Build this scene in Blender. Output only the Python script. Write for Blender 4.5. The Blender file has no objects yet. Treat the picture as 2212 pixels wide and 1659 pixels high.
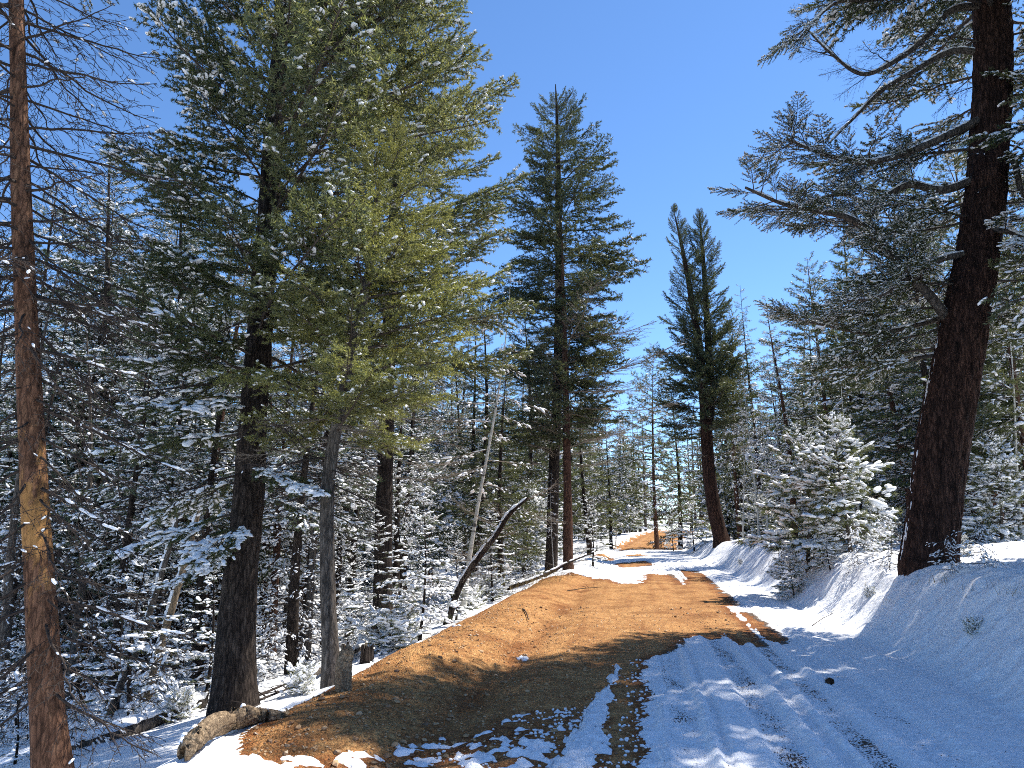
import bpy, math, random
import numpy as np
from mathutils import Vector, Matrix, Euler

# ------------------------------------------------------------------ camera, sky, sun, exposure
scene = bpy.context.scene
col = scene.collection
CAM_H = 1.6
PITCH = math.radians(10.75)
FPX = 1662.0                      # focal length in units of a 2212 px wide frame
cam_d = bpy.data.cameras.new('camera')
cam_d.sensor_width = 36.0
cam_d.lens = FPX / 2212.0 * 36.0
cam_d.clip_start = 0.05
cam_d.clip_end = 3000.0
cam = bpy.data.objects.new('camera', cam_d)
cam.location = (0, 0, CAM_H)
cam.rotation_euler = (math.pi / 2 + PITCH, 0, 0)
col.objects.link(cam)
scene.camera = cam

SUN_AZ, SUN_EL = math.radians(60), math.radians(57)
world = bpy.data.worlds.new('World')
scene.world = world
world.use_nodes = True
wn = world.node_tree
bg = wn.nodes['Background']
sky = wn.nodes.new('ShaderNodeTexSky')
sky.sky_type = 'NISHITA'
sky.sun_disc = False
sky.sun_elevation = SUN_EL
sky.sun_rotation = SUN_AZ
sky.altitude = 2800
sky.air_density = 1.0
sky.dust_density = 0.25
sky.ozone_density = 4.0
hs_ = wn.nodes.new('ShaderNodeHueSaturation')
hs_.inputs['Saturation'].default_value = 1.10
wn.links.new(sky.outputs[0], hs_.inputs['Color'])
wn.links.new(hs_.outputs[0], bg.inputs[0])
bg.inputs[1].default_value = 0.15

sun_dir = Vector((math.sin(SUN_AZ) * math.cos(SUN_EL), math.cos(SUN_AZ) * math.cos(SUN_EL), math.sin(SUN_EL)))
sl = bpy.data.lights.new('sun', 'SUN')
sl.energy = 5.0
sl.angle = math.radians(0.53)
sl.color = (1.0, 0.95, 0.86)
so = bpy.data.objects.new('sun', sl)
so.rotation_euler = sun_dir.to_track_quat('Z', 'Y').to_euler()
so.location = (30, 20, 40)
col.objects.link(so)

vs = scene.view_settings
vs.view_transform = 'Standard'
vs.look = 'None'
vs.exposure = 0.8
vs.gamma = 1.0
vs.use_curve_mapping = False
scene.render.engine = 'CYCLES'
cy = scene.cycles
cy.max_bounces = 5
cy.diffuse_bounces = 3
cy.glossy_bounces = 2
cy.transmission_bounces = 3
cy.transparent_max_bounces = 4
cy.use_denoising = False
cy.denoising_prefilter = 'ACCURATE'
cy.use_adaptive_sampling = True
cy.adaptive_threshold = 0.02
cy.filter_width = 1.0
cy.caustics_reflective = False
cy.caustics_refractive = False

# ------------------------------------------------------------------ helpers
rng = np.random.default_rng(11)
CT, ST = math.cos(PITCH), math.sin(PITCH)

def at(px, row, Y):
    """world point on the plane y = Y seen at (px, row) of the 2212 x 1659 view"""
    u = (px - 1106.0) / FPX
    v = (829.5 - row) / FPX
    d = (u, CT - v * ST, ST + v * CT)
    k = Y / d[1]
    return np.array((u * k, Y, CAM_H + d[2] * k))

def on_plane(px, row, z=0.0):
    u = (px - 1106.0) / FPX
    v = (829.5 - row) / FPX
    dz = ST + v * CT
    k = (z - CAM_H) / dz
    return np.array((u * k, (CT - v * ST) * k))

def project(p):
    x, y, z = p[0], p[1], p[2] - CAM_H
    dep = y * CT + z * ST
    up = -y * ST + z * CT
    return 1106 + FPX * x / dep, 829.5 - FPX * up / dep

_perm = np.random.default_rng(5).permutation(256)
_perm = np.concatenate([_perm, _perm, _perm])
_g2 = np.stack([np.cos(np.arange(256) * 2.399), np.sin(np.arange(256) * 2.399)], 1)
_gr = np.random.default_rng(6).normal(size=(256, 3))
_g3 = _gr / np.linalg.norm(_gr, axis=1)[:, None]

def noise2(x, y):
    xi, yi = np.floor(x).astype(np.int64), np.floor(y).astype(np.int64)
    xf, yf = x - xi, y - yi
    xi &= 255; yi &= 255
    u = xf * xf * xf * (xf * (xf * 6 - 15) + 10)
    v = yf * yf * yf * (yf * (yf * 6 - 15) + 10)
    def g(ix, iy, fx, fy):
        h = _perm[_perm[ix & 255] + (iy & 255)]
        return _g2[h, 0] * fx + _g2[h, 1] * fy
    a = g(xi, yi, xf, yf); b = g(xi + 1, yi, xf - 1, yf)
    c = g(xi, yi + 1, xf, yf - 1); d = g(xi + 1, yi + 1, xf - 1, yf - 1)
    return (a + u * (b - a) + v * ((c + u * (d - c)) - (a + u * (b - a)))) * 1.4

def noise3(p):
    pi = np.floor(p).astype(np.int64)
    f = p - pi
    w = f * f * f * (f * (f * 6 - 15) + 10)
    out = 0
    for dx in (0, 1):
        for dy in (0, 1):
            for dz in (0, 1):
                h = _perm[_perm[_perm[(pi[:, 0] + dx) & 255] + ((pi[:, 1] + dy) & 255)] + ((pi[:, 2] + dz) & 255)]
                g = _g3[h]
                dd = g[:, 0] * (f[:, 0] - dx) + g[:, 1] * (f[:, 1] - dy) + g[:, 2] * (f[:, 2] - dz)
                out = out + dd * (w[:, 0] if dx else 1 - w[:, 0]) * (w[:, 1] if dy else 1 - w[:, 1]) * (w[:, 2] if dz else 1 - w[:, 2])
    return out * 1.5

def fbm2(x, y, o=3):
    s = 0; a = 1.0
    for i in range(o):
        s = s + a * noise2(x * 2 ** i + 17.3 * i, y * 2 ** i - 9.1 * i)
        a *= 0.5
    return s

def sstep(a, b, x):
    t = np.clip((x - a) / (b - a), 0, 1)
    return t * t * (3 - 2 * t)

class Geo:
    """collects triangles with a material slot and a smooth flag"""
    def __init__(self):
        self.v, self.f, self.m, self.s, self.n = [], [], [], [], 0
    def add(self, v, f, mat=0, smooth=True):
        v = np.asarray(v, dtype=np.float64).reshape(-1, 3)
        f = np.asarray(f, dtype=np.int64).reshape(-1, 3)
        if len(f) == 0:
            return
        self.v.append(v); self.f.append(f + self.n); self.n += len(v)
        self.m.append(np.full(len(f), mat, np.int32)); self.s.append(np.full(len(f), smooth, bool))
    def add_geo(self, g, M=None, t=None):
        for v, f, m, s in zip(g.v, g.f, g.m, g.s):
            pass
        if not g.v:
            return
        v, f, m, s = g.arrays()
        if M is not None:
            v = v @ np.asarray(M).T
        if t is not None:
            v = v + t
        self.v.append(v); self.f.append(f + self.n); self.n += len(v)
        self.m.append(m); self.s.append(s)
    def arrays(self):
        if len(self.v) > 1:
            self.v = [np.concatenate(self.v)]; self.f = [np.concatenate(self.f)]
            self.m = [np.concatenate(self.m)]; self.s = [np.concatenate(self.s)]
        return self.v[0], self.f[0], self.m[0], self.s[0]
    def mesh(self, name, mats):
        me = bpy.data.meshes.new(name)
        if self.v:
            v, f, m, s = self.arrays()
            nv, nf = len(v), len(f)
            me.vertices.add(nv); me.loops.add(nf * 3); me.polygons.add(nf)
            me.vertices.foreach_set('co', v.astype(np.float32).ravel())
            me.loops.foreach_set('vertex_index', f.astype(np.int32).ravel())
            me.polygons.foreach_set('loop_start', np.arange(0, nf * 3, 3, dtype=np.int32))
            me.polygons.foreach_set('loop_total', np.full(nf, 3, np.int32))
            me.polygons.foreach_set('material_index', m)
            me.polygons.foreach_set('use_smooth', s)
            me.update(calc_edges=True)
        for mt in (mats if isinstance(mats, (list, tuple)) else [mats]):
            me.materials.append(mt)
        return me

def link(name, data, parent=None, loc=(0, 0, 0), rot=None, scale=None, kind=None):
    o = bpy.data.objects.new(name, data)
    col.objects.link(o)
    if parent is not None:
        o.parent = parent
    o.location = loc
    if rot is not None:
        o.rotation_euler = rot
    if scale is not None:
        o.scale = scale if hasattr(scale, '__len__') else (scale,) * 3
    if kind:
        o['kind'] = kind
    return o

def tag(o, label, cat, group=None):
    o['label'] = label; o['category'] = cat
    if group:
        o['group'] = group
    return o

def thing(name, label, cat, loc=(0, 0, 0), group=None):
    return tag(link(name, None, loc=loc), label, cat, group)

def copy_tree(o, parent=None):
    c = o.copy(); col.objects.link(c)
    if parent is not None:
        c.parent = parent
    for ch in list(o.children):
        copy_tree(ch, c)
    return c

def norm(a):
    return a / np.maximum(np.linalg.norm(a, axis=-1, keepdims=True), 1e-9)

def frames(d):
    """two unit vectors across each direction: sideways (level) and up-ish"""
    d = norm(d)
    z = np.zeros_like(d); z[..., 2] = 1
    s = np.cross(d, z)
    bad = np.linalg.norm(s, axis=-1) < 1e-3
    s[bad] = (1, 0, 0)
    s = norm(s)
    return d, s, np.cross(s, d)

def segs(geo, P0, P1, r0, r1, sides=3, mat=0):
    """many separate tapered twigs at once"""
    n = len(P0)
    if n == 0:
        return
    d, s, u = frames(P1 - P0)
    a = np.arange(sides) * 2 * math.pi / sides
    ring = np.cos(a)[None, :, None] * s[:, None, :] + np.sin(a)[None, :, None] * u[:, None, :]
    r0 = np.broadcast_to(r0, (n,)); r1 = np.broadcast_to(r1, (n,))
    A = P0[:, None, :] + ring * r0[:, None, None]
    B = P1[:, None, :] + ring * r1[:, None, None]
    v = np.concatenate([A, B], 1).reshape(-1, 3)
    base = np.arange(n)[:, None] * 2 * sides
    fs = []
    for i in range(sides):
        j = (i + 1) % sides
        fs.append(np.stack([base[:, 0] + i, base[:, 0] + j, base[:, 0] + sides + j], 1))
        fs.append(np.stack([base[:, 0] + i, base[:, 0] + sides + j, base[:, 0] + sides + i], 1))
    geo.add(v, np.concatenate(fs), mat, True)

def tube(geo, P, R, sides=8, mat=0, bump=0.0, seed=0, cap=True, freq=(9.0, 1.6), lobes=0.0, fine=0.0):
    """one tube along a path, its skin roughened"""
    P = np.asarray(P, float); R = np.asarray(R, float)
    n = len(P)
    T = np.gradient(P, axis=0)
    T = norm(T)
    ref = np.array((1.0, 0, 0)) if abs(T[:, 0]).mean() < 0.8 else np.array((0, 1.0, 0))
    S = norm(np.cross(T, np.cross(ref, T)))
    U = np.cross(T, S)
    a = np.arange(sides) * 2 * math.pi / sides
    ca, sa = np.cos(a), np.sin(a)
    rr = np.repeat(R[:, None], sides, 1)
    L = np.concatenate([[0], np.cumsum(np.linalg.norm(np.diff(P, axis=0), axis=1))])
    if bump > 0 or lobes > 0 or fine > 0:
        c3 = np.stack([(ca[None, :] * np.ones((n, 1)) * freq[0] * 0.16).ravel() + seed * 3.7,
                       (sa[None, :] * np.ones((n, 1)) * freq[0] * 0.16).ravel(),
                       (L[:, None] * np.ones((1, sides)) * freq[1]).ravel()], 1)
        if lobes > 0:
            rr = rr * (1 + lobes * noise3(c3 * 0.45).reshape(n, sides))
        if bump > 0:
            b1 = noise3(c3 * np.array((4.0, 4.0, 1.0)))
            b2 = noise3(c3 * np.array((8.5, 8.5, 2.6)) + 31)
            ridge = 1 - np.abs(b1) * 2.2
            rr = rr + bump * (0.7 * np.clip(ridge, -1, 1) + 0.45 * b2).reshape(n, sides)
        if fine > 0:
            rr = rr + fine * noise3(c3 * np.array((19., 19., 9.0)) + 77).reshape(n, sides)
    V = P[:, None, :] + (ca[None, :, None] * S[:, None, :] + sa[None, :, None] * U[:, None, :]) * rr[:, :, None]
    V = V.reshape(-1, 3)
    i = np.arange(n - 1)[:, None] * sides; j = np.arange(sides)[None, :]; jn = (j + 1) % sides
    a0 = (i + j).ravel(); a1 = (i + jn).ravel(); b0 = a0 + sides; b1_ = a1 + sides
    F = np.concatenate([np.stack([a0, a1, b1_], 1), np.stack([a0, b1_, b0], 1)])
    geo.add(V, F, mat, True)
    if cap:
        for k, e in ((0, 0), (n - 1, 1)):
            ring = V[k * sides:(k + 1) * sides]
            vv = np.concatenate([ring, P[k:k + 1]])
            q = np.arange(sides)
            ff = np.stack([q, (q + 1) % sides, np.full(sides, sides)], 1)
            if e == 0:
                ff = ff[:, ::-1]
            geo.add(vv, ff, mat, False)

def spline(P, n):
    """smooth path through the given points"""
    P = np.asarray(P, float)
    m = len(P)
    if m < 3:
        t = np.linspace(0, 1, n)[:, None]
        return P[0] * (1 - t) + P[-1] * t
    Q = np.concatenate([[2 * P[0] - P[1]], P, [2 * P[-1] - P[-2]]])
    t = np.linspace(0, m - 1 - 1e-6, n)
    k = t.astype(int); f = (t - k)[:, None]
    p0, p1, p2, p3 = Q[k], Q[k + 1], Q[k + 2], Q[k + 3]
    return 0.5 * (2 * p1 + (p2 - p0) * f + (2 * p0 - 5 * p1 + 4 * p2 - p3) * f ** 2 + (3 * p1 - p0 - 3 * p2 + p3) * f ** 3)

def ico(sub):
    t = (1 + 5 ** 0.5) / 2
    v = [(-1, t, 0), (1, t, 0), (-1, -t, 0), (1, -t, 0), (0, -1, t), (0, 1, t), (0, -1, -t), (0, 1, -t), (t, 0, -1), (t, 0, 1), (-t, 0, -1), (-t, 0, 1)]
    f = [(0, 11, 5), (0, 5, 1), (0, 1, 7), (0, 7, 10), (0, 10, 11), (1, 5, 9), (5, 11, 4), (11, 10, 2), (10, 7, 6), (7, 1, 8), (3, 9, 4), (3, 4, 2), (3, 2, 6), (3, 6, 8), (3, 8, 9), (4, 9, 5), (2, 4, 11), (6, 2, 10), (8, 6, 7), (9, 8, 1)]
    v = [np.array(p, float) / np.linalg.norm(p) for p in v]
    for _ in range(sub):
        mid = {}; nf = []
        def m(a, b):
            k = (min(a, b), max(a, b))
            if k not in mid:
                p = v[a] + v[b]; v.append(p / np.linalg.norm(p)); mid[k] = len(v) - 1
            return mid[k]
        for a, b, c in f:
            x, y, z = m(a, b), m(b, c), m(c, a)
            nf += [(a, x, z), (b, y, x), (c, z, y), (x, y, z)]
        f = nf
    return np.array(v), np.array(f)

ICO = [ico(0), ico(1), ico(2)]

def blobs(geo, C, D, rl, rw, rh, sub=1, mat=0, r=rng, jit=0.16, flat=0.35):
    """lumps at C, stretched along D, flat below"""
    n = len(C)
    if n == 0:
        return
    tv, tf = ICO[sub]
    d, s, u = frames(D)
    k = len(tv)
    J = 1 + r.uniform(-jit, jit, (n, k))
    T = tv[None] * J[:, :, None]
    tz = np.where(T[:, :, 2] < 0, T[:, :, 2] * flat, T[:, :, 2])
    rl = np.broadcast_to(rl, (n,)); rw = np.broadcast_to(rw, (n,)); rh = np.broadcast_to(rh, (n,))
    V = C[:, None, :] + T[:, :, 0:1] * (d * rl[:, None])[:, None, :] + T[:, :, 1:2] * (s * rw[:, None])[:, None, :] + tz[:, :, None] * (u * rh[:, None])[:, None, :]
    F = tf[None] + (np.arange(n) * k)[:, None, None]
    geo.add(V.reshape(-1, 3), F.reshape(-1, 3), mat, True)

# ------------------------------------------------------------------ materials
def mat(name):
    m = bpy.data.materials.new(name)
    m.use_nodes = True
    nt = m.node_tree
    b = nt.nodes['Principled BSDF']
    return m, nt, b

def node(nt, t, **kw):
    n = nt.nodes.new(t)
    for k, v in kw.items():
        setattr(n, k, v)
    return n

def ramp(nt, stops):
    r = nt.nodes.new('ShaderNodeValToRGB')
    el = r.color_ramp.elements
    while len(el) < len(stops):
        el.new(0.5)
    for e, (p, c) in zip(el, stops):
        e.position = p; e.color = (*c, 1)
    return r

def bark_material(name, dark, mid, light, scale=6.0, zs=0.22, bump=0.6, patch=None):
    m, nt, b = mat(name)
    L = nt.links.new
    tc = node(nt, 'ShaderNodeTexCoord')
    mp = node(nt, 'ShaderNodeMapping')
    mp.inputs['Scale'].default_value = (scale, scale, scale * zs)
    L(tc.outputs['Object'], mp.inputs[0])
    n1 = node(nt, 'ShaderNodeTexNoise'); n1.inputs['Scale'].default_value = 3.0; n1.inputs['Detail'].default_value = 6; n1.inputs['Roughness'].default_value = 0.65
    L(mp.outputs[0], n1.inputs['Vector'])
    v1 = node(nt, 'ShaderNodeTexVoronoi'); v1.inputs['Scale'].default_value = 4.0; v1.feature = 'DISTANCE_TO_EDGE'
    mixv = node(nt, 'ShaderNodeVectorMath', operation='ADD')
    sc = node(nt, 'ShaderNodeVectorMath', operation='SCALE'); sc.inputs['Scale'].default_value = 0.5
    L(n1.outputs['Color'], sc.inputs[0]); L(mp.outputs[0], mixv.inputs[0]); L(sc.outputs[0], mixv.inputs[1])
    L(mixv.outputs[0], v1.inputs['Vector'])
    cr = ramp(nt, [(0.28, dark), (0.5, mid), (0.75, light)])
    L(n1.outputs['Fac'], cr.inputs[0])
    mr = node(nt, 'ShaderNodeMapRange'); mr.inputs['From Max'].default_value = 0.16; mr.inputs['To Min'].default_value = 0.45
    L(v1.outputs['Distance'], mr.inputs[0])
    mul = node(nt, 'ShaderNodeMix', data_type='RGBA', blend_type='MULTIPLY'); mul.inputs[0].default_value = 1.0
    L(cr.outputs[0], mul.inputs['A']); L(mr.outputs[0], mul.inputs['B'])
    out = mul.outputs['Result']
    if patch:
        pn = node(nt, 'ShaderNodeTexNoise'); pn.inputs['Scale'].default_value = patch[1]; pn.inputs['Detail'].default_value = 8; pn.inputs['Roughness'].default_value = 0.7
        pm = node(nt, 'ShaderNodeMapping'); pm.inputs['Scale'].default_value = (1, 1, 0.35); L(tc.outputs['Object'], pm.inputs[0]); L(pm.outputs[0], pn.inputs['Vector'])
        pr = ramp(nt, [(patch[2], (0, 0, 0)), (patch[2] + 0.14, (0.95, 0.95, 0.95))])
        sx = node(nt, 'ShaderNodeSeparateXYZ'); L(tc.outputs['Object'], sx.inputs[0])
        d1 = node(nt, 'ShaderNodeMath', operation='SUBTRACT'); d1.inputs[1].default_value = patch[3]; L(sx.outputs['Z'], d1.inputs[0])
        d2 = node(nt, 'ShaderNodeMath', operation='ABSOLUTE'); L(d1.outputs[0], d2.inputs[0])
        d3 = node(nt, 'ShaderNodeMath', operation='MULTIPLY_ADD'); d3.inputs[1].default_value = -patch[4]; L(d2.outputs[0], d3.inputs[0]); L(pn.outputs['Fac'], d3.inputs[2])
        L(d3.outputs[0], pr.inputs[0])
        mx = node(nt, 'ShaderNodeMix', data_type='RGBA')
        L(pr.outputs[0], mx.inputs[0]); L(out, mx.inputs['A']); mx.inputs['B'].default_value = (*patch[0], 1)
        out = mx.outputs['Result']
    L(out, b.inputs['Base Color'])
    b.inputs['Roughness'].default_value = 0.9
    b.inputs['Specular IOR Level'].default_value = 0.15
    hs = node(nt, 'ShaderNodeMath', operation='MULTIPLY_ADD'); hs.inputs[1].default_value = 0.5
    L(n1.outputs['Fac'], hs.inputs[0]); L(mr.outputs[0], hs.inputs[2])
    bp = node(nt, 'ShaderNodeBump'); bp.inputs['Strength'].default_value = bump; bp.inputs['Distance'].default_value = 0.02
    L(hs.outputs[0], bp.inputs['Height']); L(bp.outputs[0], b.inputs['Normal'])
    return m

def needle_material(name, c0, c1, c2, trans=0.4):
    m, nt, b = mat(name)
    L = nt.links.new
    nt.nodes.remove(b)
    out = [n for n in nt.nodes if n.type == 'OUTPUT_MATERIAL'][0]
    g = node(nt, 'ShaderNodeNewGeometry')
    oi = node(nt, 'ShaderNodeObjectInfo')
    a = node(nt, 'ShaderNodeMath', operation='MULTIPLY_ADD'); a.inputs[1].default_value = 0.35
    h = node(nt, 'ShaderNodeMath', operation='MULTIPLY'); h.inputs[1].default_value = 0.65
    L(g.outputs['Random Per Island'], h.inputs[0]); L(oi.outputs['Random'], a.inputs[0]); L(h.outputs[0], a.inputs[2])
    cr = ramp(nt, [(0.08, c0), (0.5, c1), (0.95, c2)])
    L(a.outputs[0], cr.inputs[0])
    df = node(nt, 'ShaderNodeBsdfDiffuse'); tr = node(nt, 'ShaderNodeBsdfTranslucent')
    gl = node(nt, 'ShaderNodeBsdfGlossy'); gl.inputs['Roughness'].default_value = 0.45; gl.inputs['Color'].default_value = (0.8, 0.85, 0.8, 1)
    L(cr.outputs[0], df.inputs[0])
    br = node(nt, 'ShaderNodeMix', data_type='RGBA', blend_type='MULTIPLY'); br.inputs[0].default_value = 1
    br.inputs['B'].default_value = (1.25, 1.22, 0.7, 1)
    L(cr.outputs[0], br.inputs['A']); L(br.outputs['Result'], tr.inputs[0])
    mx = node(nt, 'ShaderNodeMixShader'); mx.inputs[0].default_value = trans
    L(df.outputs[0], mx.inputs[1]); L(tr.outputs[0], mx.inputs[2])
    m2 = node(nt, 'ShaderNodeMixShader'); m2.inputs[0].default_value = 0.05
    L(mx.outputs[0], m2.inputs[1]); L(gl.outputs[0], m2.inputs[2])
    L(m2.outputs[0], out.inputs['Surface'])
    return m

def snow_material(name, fine=90.0, coarse=9.0, bump=0.35, dirt=None):
    m, nt, b = mat(name)
    L = nt.links.new
    tc = node(nt, 'ShaderNodeTexCoord')
    n1 = node(nt, 'ShaderNodeTexNoise'); n1.inputs['Scale'].default_value = fine; n1.inputs['Detail'].default_value = 3
    n2 = node(nt, 'ShaderNodeTexNoise'); n2.inputs['Scale'].default_value = coarse; n2.inputs['Detail'].default_value = 5
    L(tc.outputs['Object'], n1.inputs['Vector']); L(tc.outputs['Object'], n2.inputs['Vector'])
    ad = node(nt, 'ShaderNodeMath', operation='MULTIPLY_ADD'); ad.inputs[1].default_value = 3.0
    L(n2.outputs['Fac'], ad.inputs[0]); L(n1.outputs['Fac'], ad.inputs[2])
    bp = node(nt, 'ShaderNodeBump'); bp.inputs['Strength'].default_value = bump; bp.inputs['Distance'].default_value = 0.012
    L(ad.outputs[0], bp.inputs['Height']); L(bp.outputs[0], b.inputs['Normal'])
    cr = ramp(nt, [(0.3, (0.84, 0.85, 0.87)), (0.7, (0.92, 0.92, 0.93))])
    L(n2.outputs['Fac'], cr.inputs[0])
    o = cr.outputs[0]
    if dirt:
        at_ = node(nt, 'ShaderNodeAttribute', attribute_name='grit')
        n3 = node(nt, 'ShaderNodeTexNoise'); n3.inputs['Scale'].default_value = 55.0; n3.inputs['Detail'].default_value = 4
        L(tc.outputs['Object'], n3.inputs['Vector'])
        mm = node(nt, 'ShaderNodeMath', operation='ADD'); L(n3.outputs['Fac'], mm.inputs[0]); L(at_.outputs['Fac'], mm.inputs[1])
        r2 = ramp(nt, [(0.93, (0, 0, 0)), (1.0, (1, 1, 1))]); L(mm.outputs[0], r2.inputs[0])
        mx = node(nt, 'ShaderNodeMix', data_type='RGBA'); L(r2.outputs[0], mx.inputs[0]); L(o, mx.inputs['A']); mx.inputs['B'].default_value = (*dirt, 1)
        o = mx.outputs['Result']
    L(o, b.inputs['Base Color'])
    b.inputs['Roughness'].default_value = 0.65
    b.inputs['Specular IOR Level'].default_value = 0.25
    return m

def gravel_material(name):
    m, nt, b = mat(name)
    L = nt.links.new
    tc = node(nt, 'ShaderNodeTexCoord')
    v = node(nt, 'ShaderNodeTexVoronoi'); v.inputs['Scale'].default_value = 55.0
    n0 = node(nt, 'ShaderNodeTexNoise'); n0.inputs['Scale'].default_value = 1.3; n0.inputs['Detail'].default_value = 6
    n1 = node(nt, 'ShaderNodeTexNoise'); n1.inputs['Scale'].default_value = 14.0; n1.inputs['Detail'].default_value = 6
    for q in (v, n0, n1):
        L(tc.outputs['Object'], q.inputs['Vector'])
    c0 = ramp(nt, [(0.25, (0.33, 0.145, 0.052)), (0.5, (0.48, 0.24, 0.086)), (0.8, (0.60, 0.36, 0.15))])
    L(n1.outputs['Fac'], c0.inputs[0])
    bw = node(nt, 'ShaderNodeRGBToBW'); L(v.outputs['Color'], bw.inputs[0])
    st = node(nt, 'ShaderNodeMapRange'); st.inputs['To Min'].default_value = 0.45; st.inputs['To Max'].default_value = 1.35
    L(bw.outputs[0], st.inputs[0])
    mu = node(nt, 'ShaderNodeMix', data_type='RGBA', blend_type='MULTIPLY'); mu.inputs[0].default_value = 1.0
    L(c0.outputs[0], mu.inputs['A']); L(st.outputs[0], mu.inputs['B'])
    wet = ramp(nt, [(0.36, (0.62, 0.55, 0.5)), (0.55, (1, 1, 1))]); L(n0.outputs['Fac'], wet.inputs[0])
    m2 = node(nt, 'ShaderNodeMix', data_type='RGBA', blend_type='MULTIPLY'); m2.inputs[0].default_value = 0.8
    L(mu.outputs['Result'], m2.inputs['A']); L(wet.outputs[0], m2.inputs['B'])
    # moist, darker soil where the sheet carries it (wheel ruts, ditch)
    atn = node(nt, 'ShaderNodeAttribute', attribute_name='moist')
    m3 = node(nt, 'ShaderNodeMix', data_type='RGBA', blend_type='MULTIPLY'); L(atn.outputs['Fac'], m3.inputs[0])
    L(m2.outputs['Result'], m3.inputs['A']); m3.inputs['B'].default_value = (0.56, 0.40, 0.32, 1)
    L(m3.outputs['Result'], b.inputs['Base Color'])
    b.inputs['Roughness'].default_value = 0.9
    b.inputs['Specular IOR Level'].default_value = 0.2
    hh = node(nt, 'ShaderNodeMath', operation='MULTIPLY_ADD'); hh.inputs[1].default_value = -1.3
    L(v.outputs['Distance'], hh.inputs[0]); L(n1.outputs['Fac'], hh.inputs[2])
    bp = node(nt, 'ShaderNodeBump'); bp.inputs['Strength'].default_value = 0.9; bp.inputs['Distance'].default_value = 0.016
    L(hh.outputs[0], bp.inputs['Height']); L(bp.outputs[0], b.inputs['Normal'])
    return m

def plain(name, c, rough=0.85, var=0.3, scale=20.0, bump=0.3):
    m, nt, b = mat(name)
    L = nt.links.new
    tc = node(nt, 'ShaderNodeTexCoord')
    n1 = node(nt, 'ShaderNodeTexNoise'); n1.inputs['Scale'].default_value = scale; n1.inputs['Detail'].default_value = 5
    L(tc.outputs['Object'], n1.inputs['Vector'])
    lo = tuple(x * (1 - var) for x in c); hi = tuple(min(1, x * (1 + var)) for x in c)
    cr = ramp(nt, [(0.3, lo), (0.7, hi)]); L(n1.outputs['Fac'], cr.inputs[0]); L(cr.outputs[0], b.inputs['Base Color'])
    b.inputs['Roughness'].default_value = rough
    b.inputs['Specular IOR Level'].default_value = 0.2
    bp = node(nt, 'ShaderNodeBump'); bp.inputs['Strength'].default_value = bump; bp.inputs['Distance'].default_value = 0.01
    L(n1.outputs['Fac'], bp.inputs['Height']); L(bp.outputs[0], b.inputs['Normal'])
    return m

def aspen_material():
    m, nt, b = mat('aspen_bark')
    L = nt.links.new
    tc = node(nt, 'ShaderNodeTexCoord')
    mp = node(nt, 'ShaderNodeMapping'); mp.inputs['Scale'].default_value = (5, 5, 14)
    L(tc.outputs['Object'], mp.inputs[0])
    n1 = node(nt, 'ShaderNodeTexNoise'); n1.inputs['Scale'].default_value = 1.2; n1.inputs['Detail'].default_value = 4
    L(mp.outputs[0], n1.inputs['Vector'])
    cr = ramp(nt, [(0.34, (0.09, 0.08, 0.065)), (0.42, (0.45, 0.43, 0.37)), (0.7, (0.62, 0.60, 0.53))])
    L(n1.outputs['Fac'], cr.inputs[0]); L(cr.outputs[0], b.inputs['Base Color'])
    b.inputs['Roughness'].default_value = 0.8
    return m

M = {}
M['bark_dark'] = bark_material('bark_dark', (0.010, 0.007, 0.006), (0.040, 0.029, 0.023), (0.10, 0.078, 0.062), bump=0.9)
M['bark_red'] = bark_material('bark_red', (0.030, 0.016, 0.012), (0.115, 0.058, 0.038), (0.21, 0.115, 0.075))
M['bark_old'] = bark_material('bark_old', (0.010, 0.007, 0.006), (0.050, 0.025, 0.018), (0.12, 0.062, 0.042), scale=5.0, zs=0.2, bump=0.9)
M['bark_grey'] = bark_material('bark_grey', (0.035, 0.03, 0.026), (0.115, 0.095, 0.078), (0.22, 0.19, 0.16))
M['bark_strip'] = bark_material('bark_strip', (0.04, 0.022, 0.014), (0.15, 0.075, 0.045), (0.26, 0.14, 0.08), patch=((0.42, 0.215, 0.075), 9.0, 0.36, 2.2, 0.30))
M['twig'] = plain('twig_bark', (0.07, 0.055, 0.044), scale=30)
M['twig_dark'] = plain('twig_dark', (0.040, 0.030, 0.025), scale=30)
M['twig_pale'] = plain('twig_pale', (0.20, 0.165, 0.13), scale=30)
M['wood_grey'] = bark_material('weathered_wood', (0.10, 0.07, 0.045), (0.30, 0.22, 0.14), (0.46, 0.36, 0.24), scale=9, zs=0.1, bump=0.5)
M['wood_log'] = bark_material('log_wood', (0.10, 0.07, 0.045), (0.28, 0.20, 0.125), (0.44, 0.33, 0.21), scale=9, zs=1.0, bump=0.5)
M['fir_bright'] = needle_material('fir_needles_bright', (0.085, 0.105, 0.042), (0.21, 0.22, 0.085), (0.38, 0.37, 0.15), 0.55)
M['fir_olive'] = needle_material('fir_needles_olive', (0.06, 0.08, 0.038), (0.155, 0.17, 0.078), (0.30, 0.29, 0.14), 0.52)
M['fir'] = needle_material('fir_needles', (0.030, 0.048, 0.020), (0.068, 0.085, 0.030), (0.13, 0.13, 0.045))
M['fir_dark'] = needle_material('fir_needles_dark', (0.032, 0.045, 0.022), (0.068, 0.082, 0.036), (0.135, 0.135, 0.058), 0.4)
M['fir_blue'] = needle_material('spruce_needles', (0.028, 0.045, 0.030), (0.055, 0.078, 0.045), (0.11, 0.13, 0.065), 0.32)
M['pine'] = needle_material('pine_needles', (0.045, 0.062, 0.025), (0.10, 0.115, 0.045), (0.18, 0.18, 0.075), 0.35)
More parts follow.
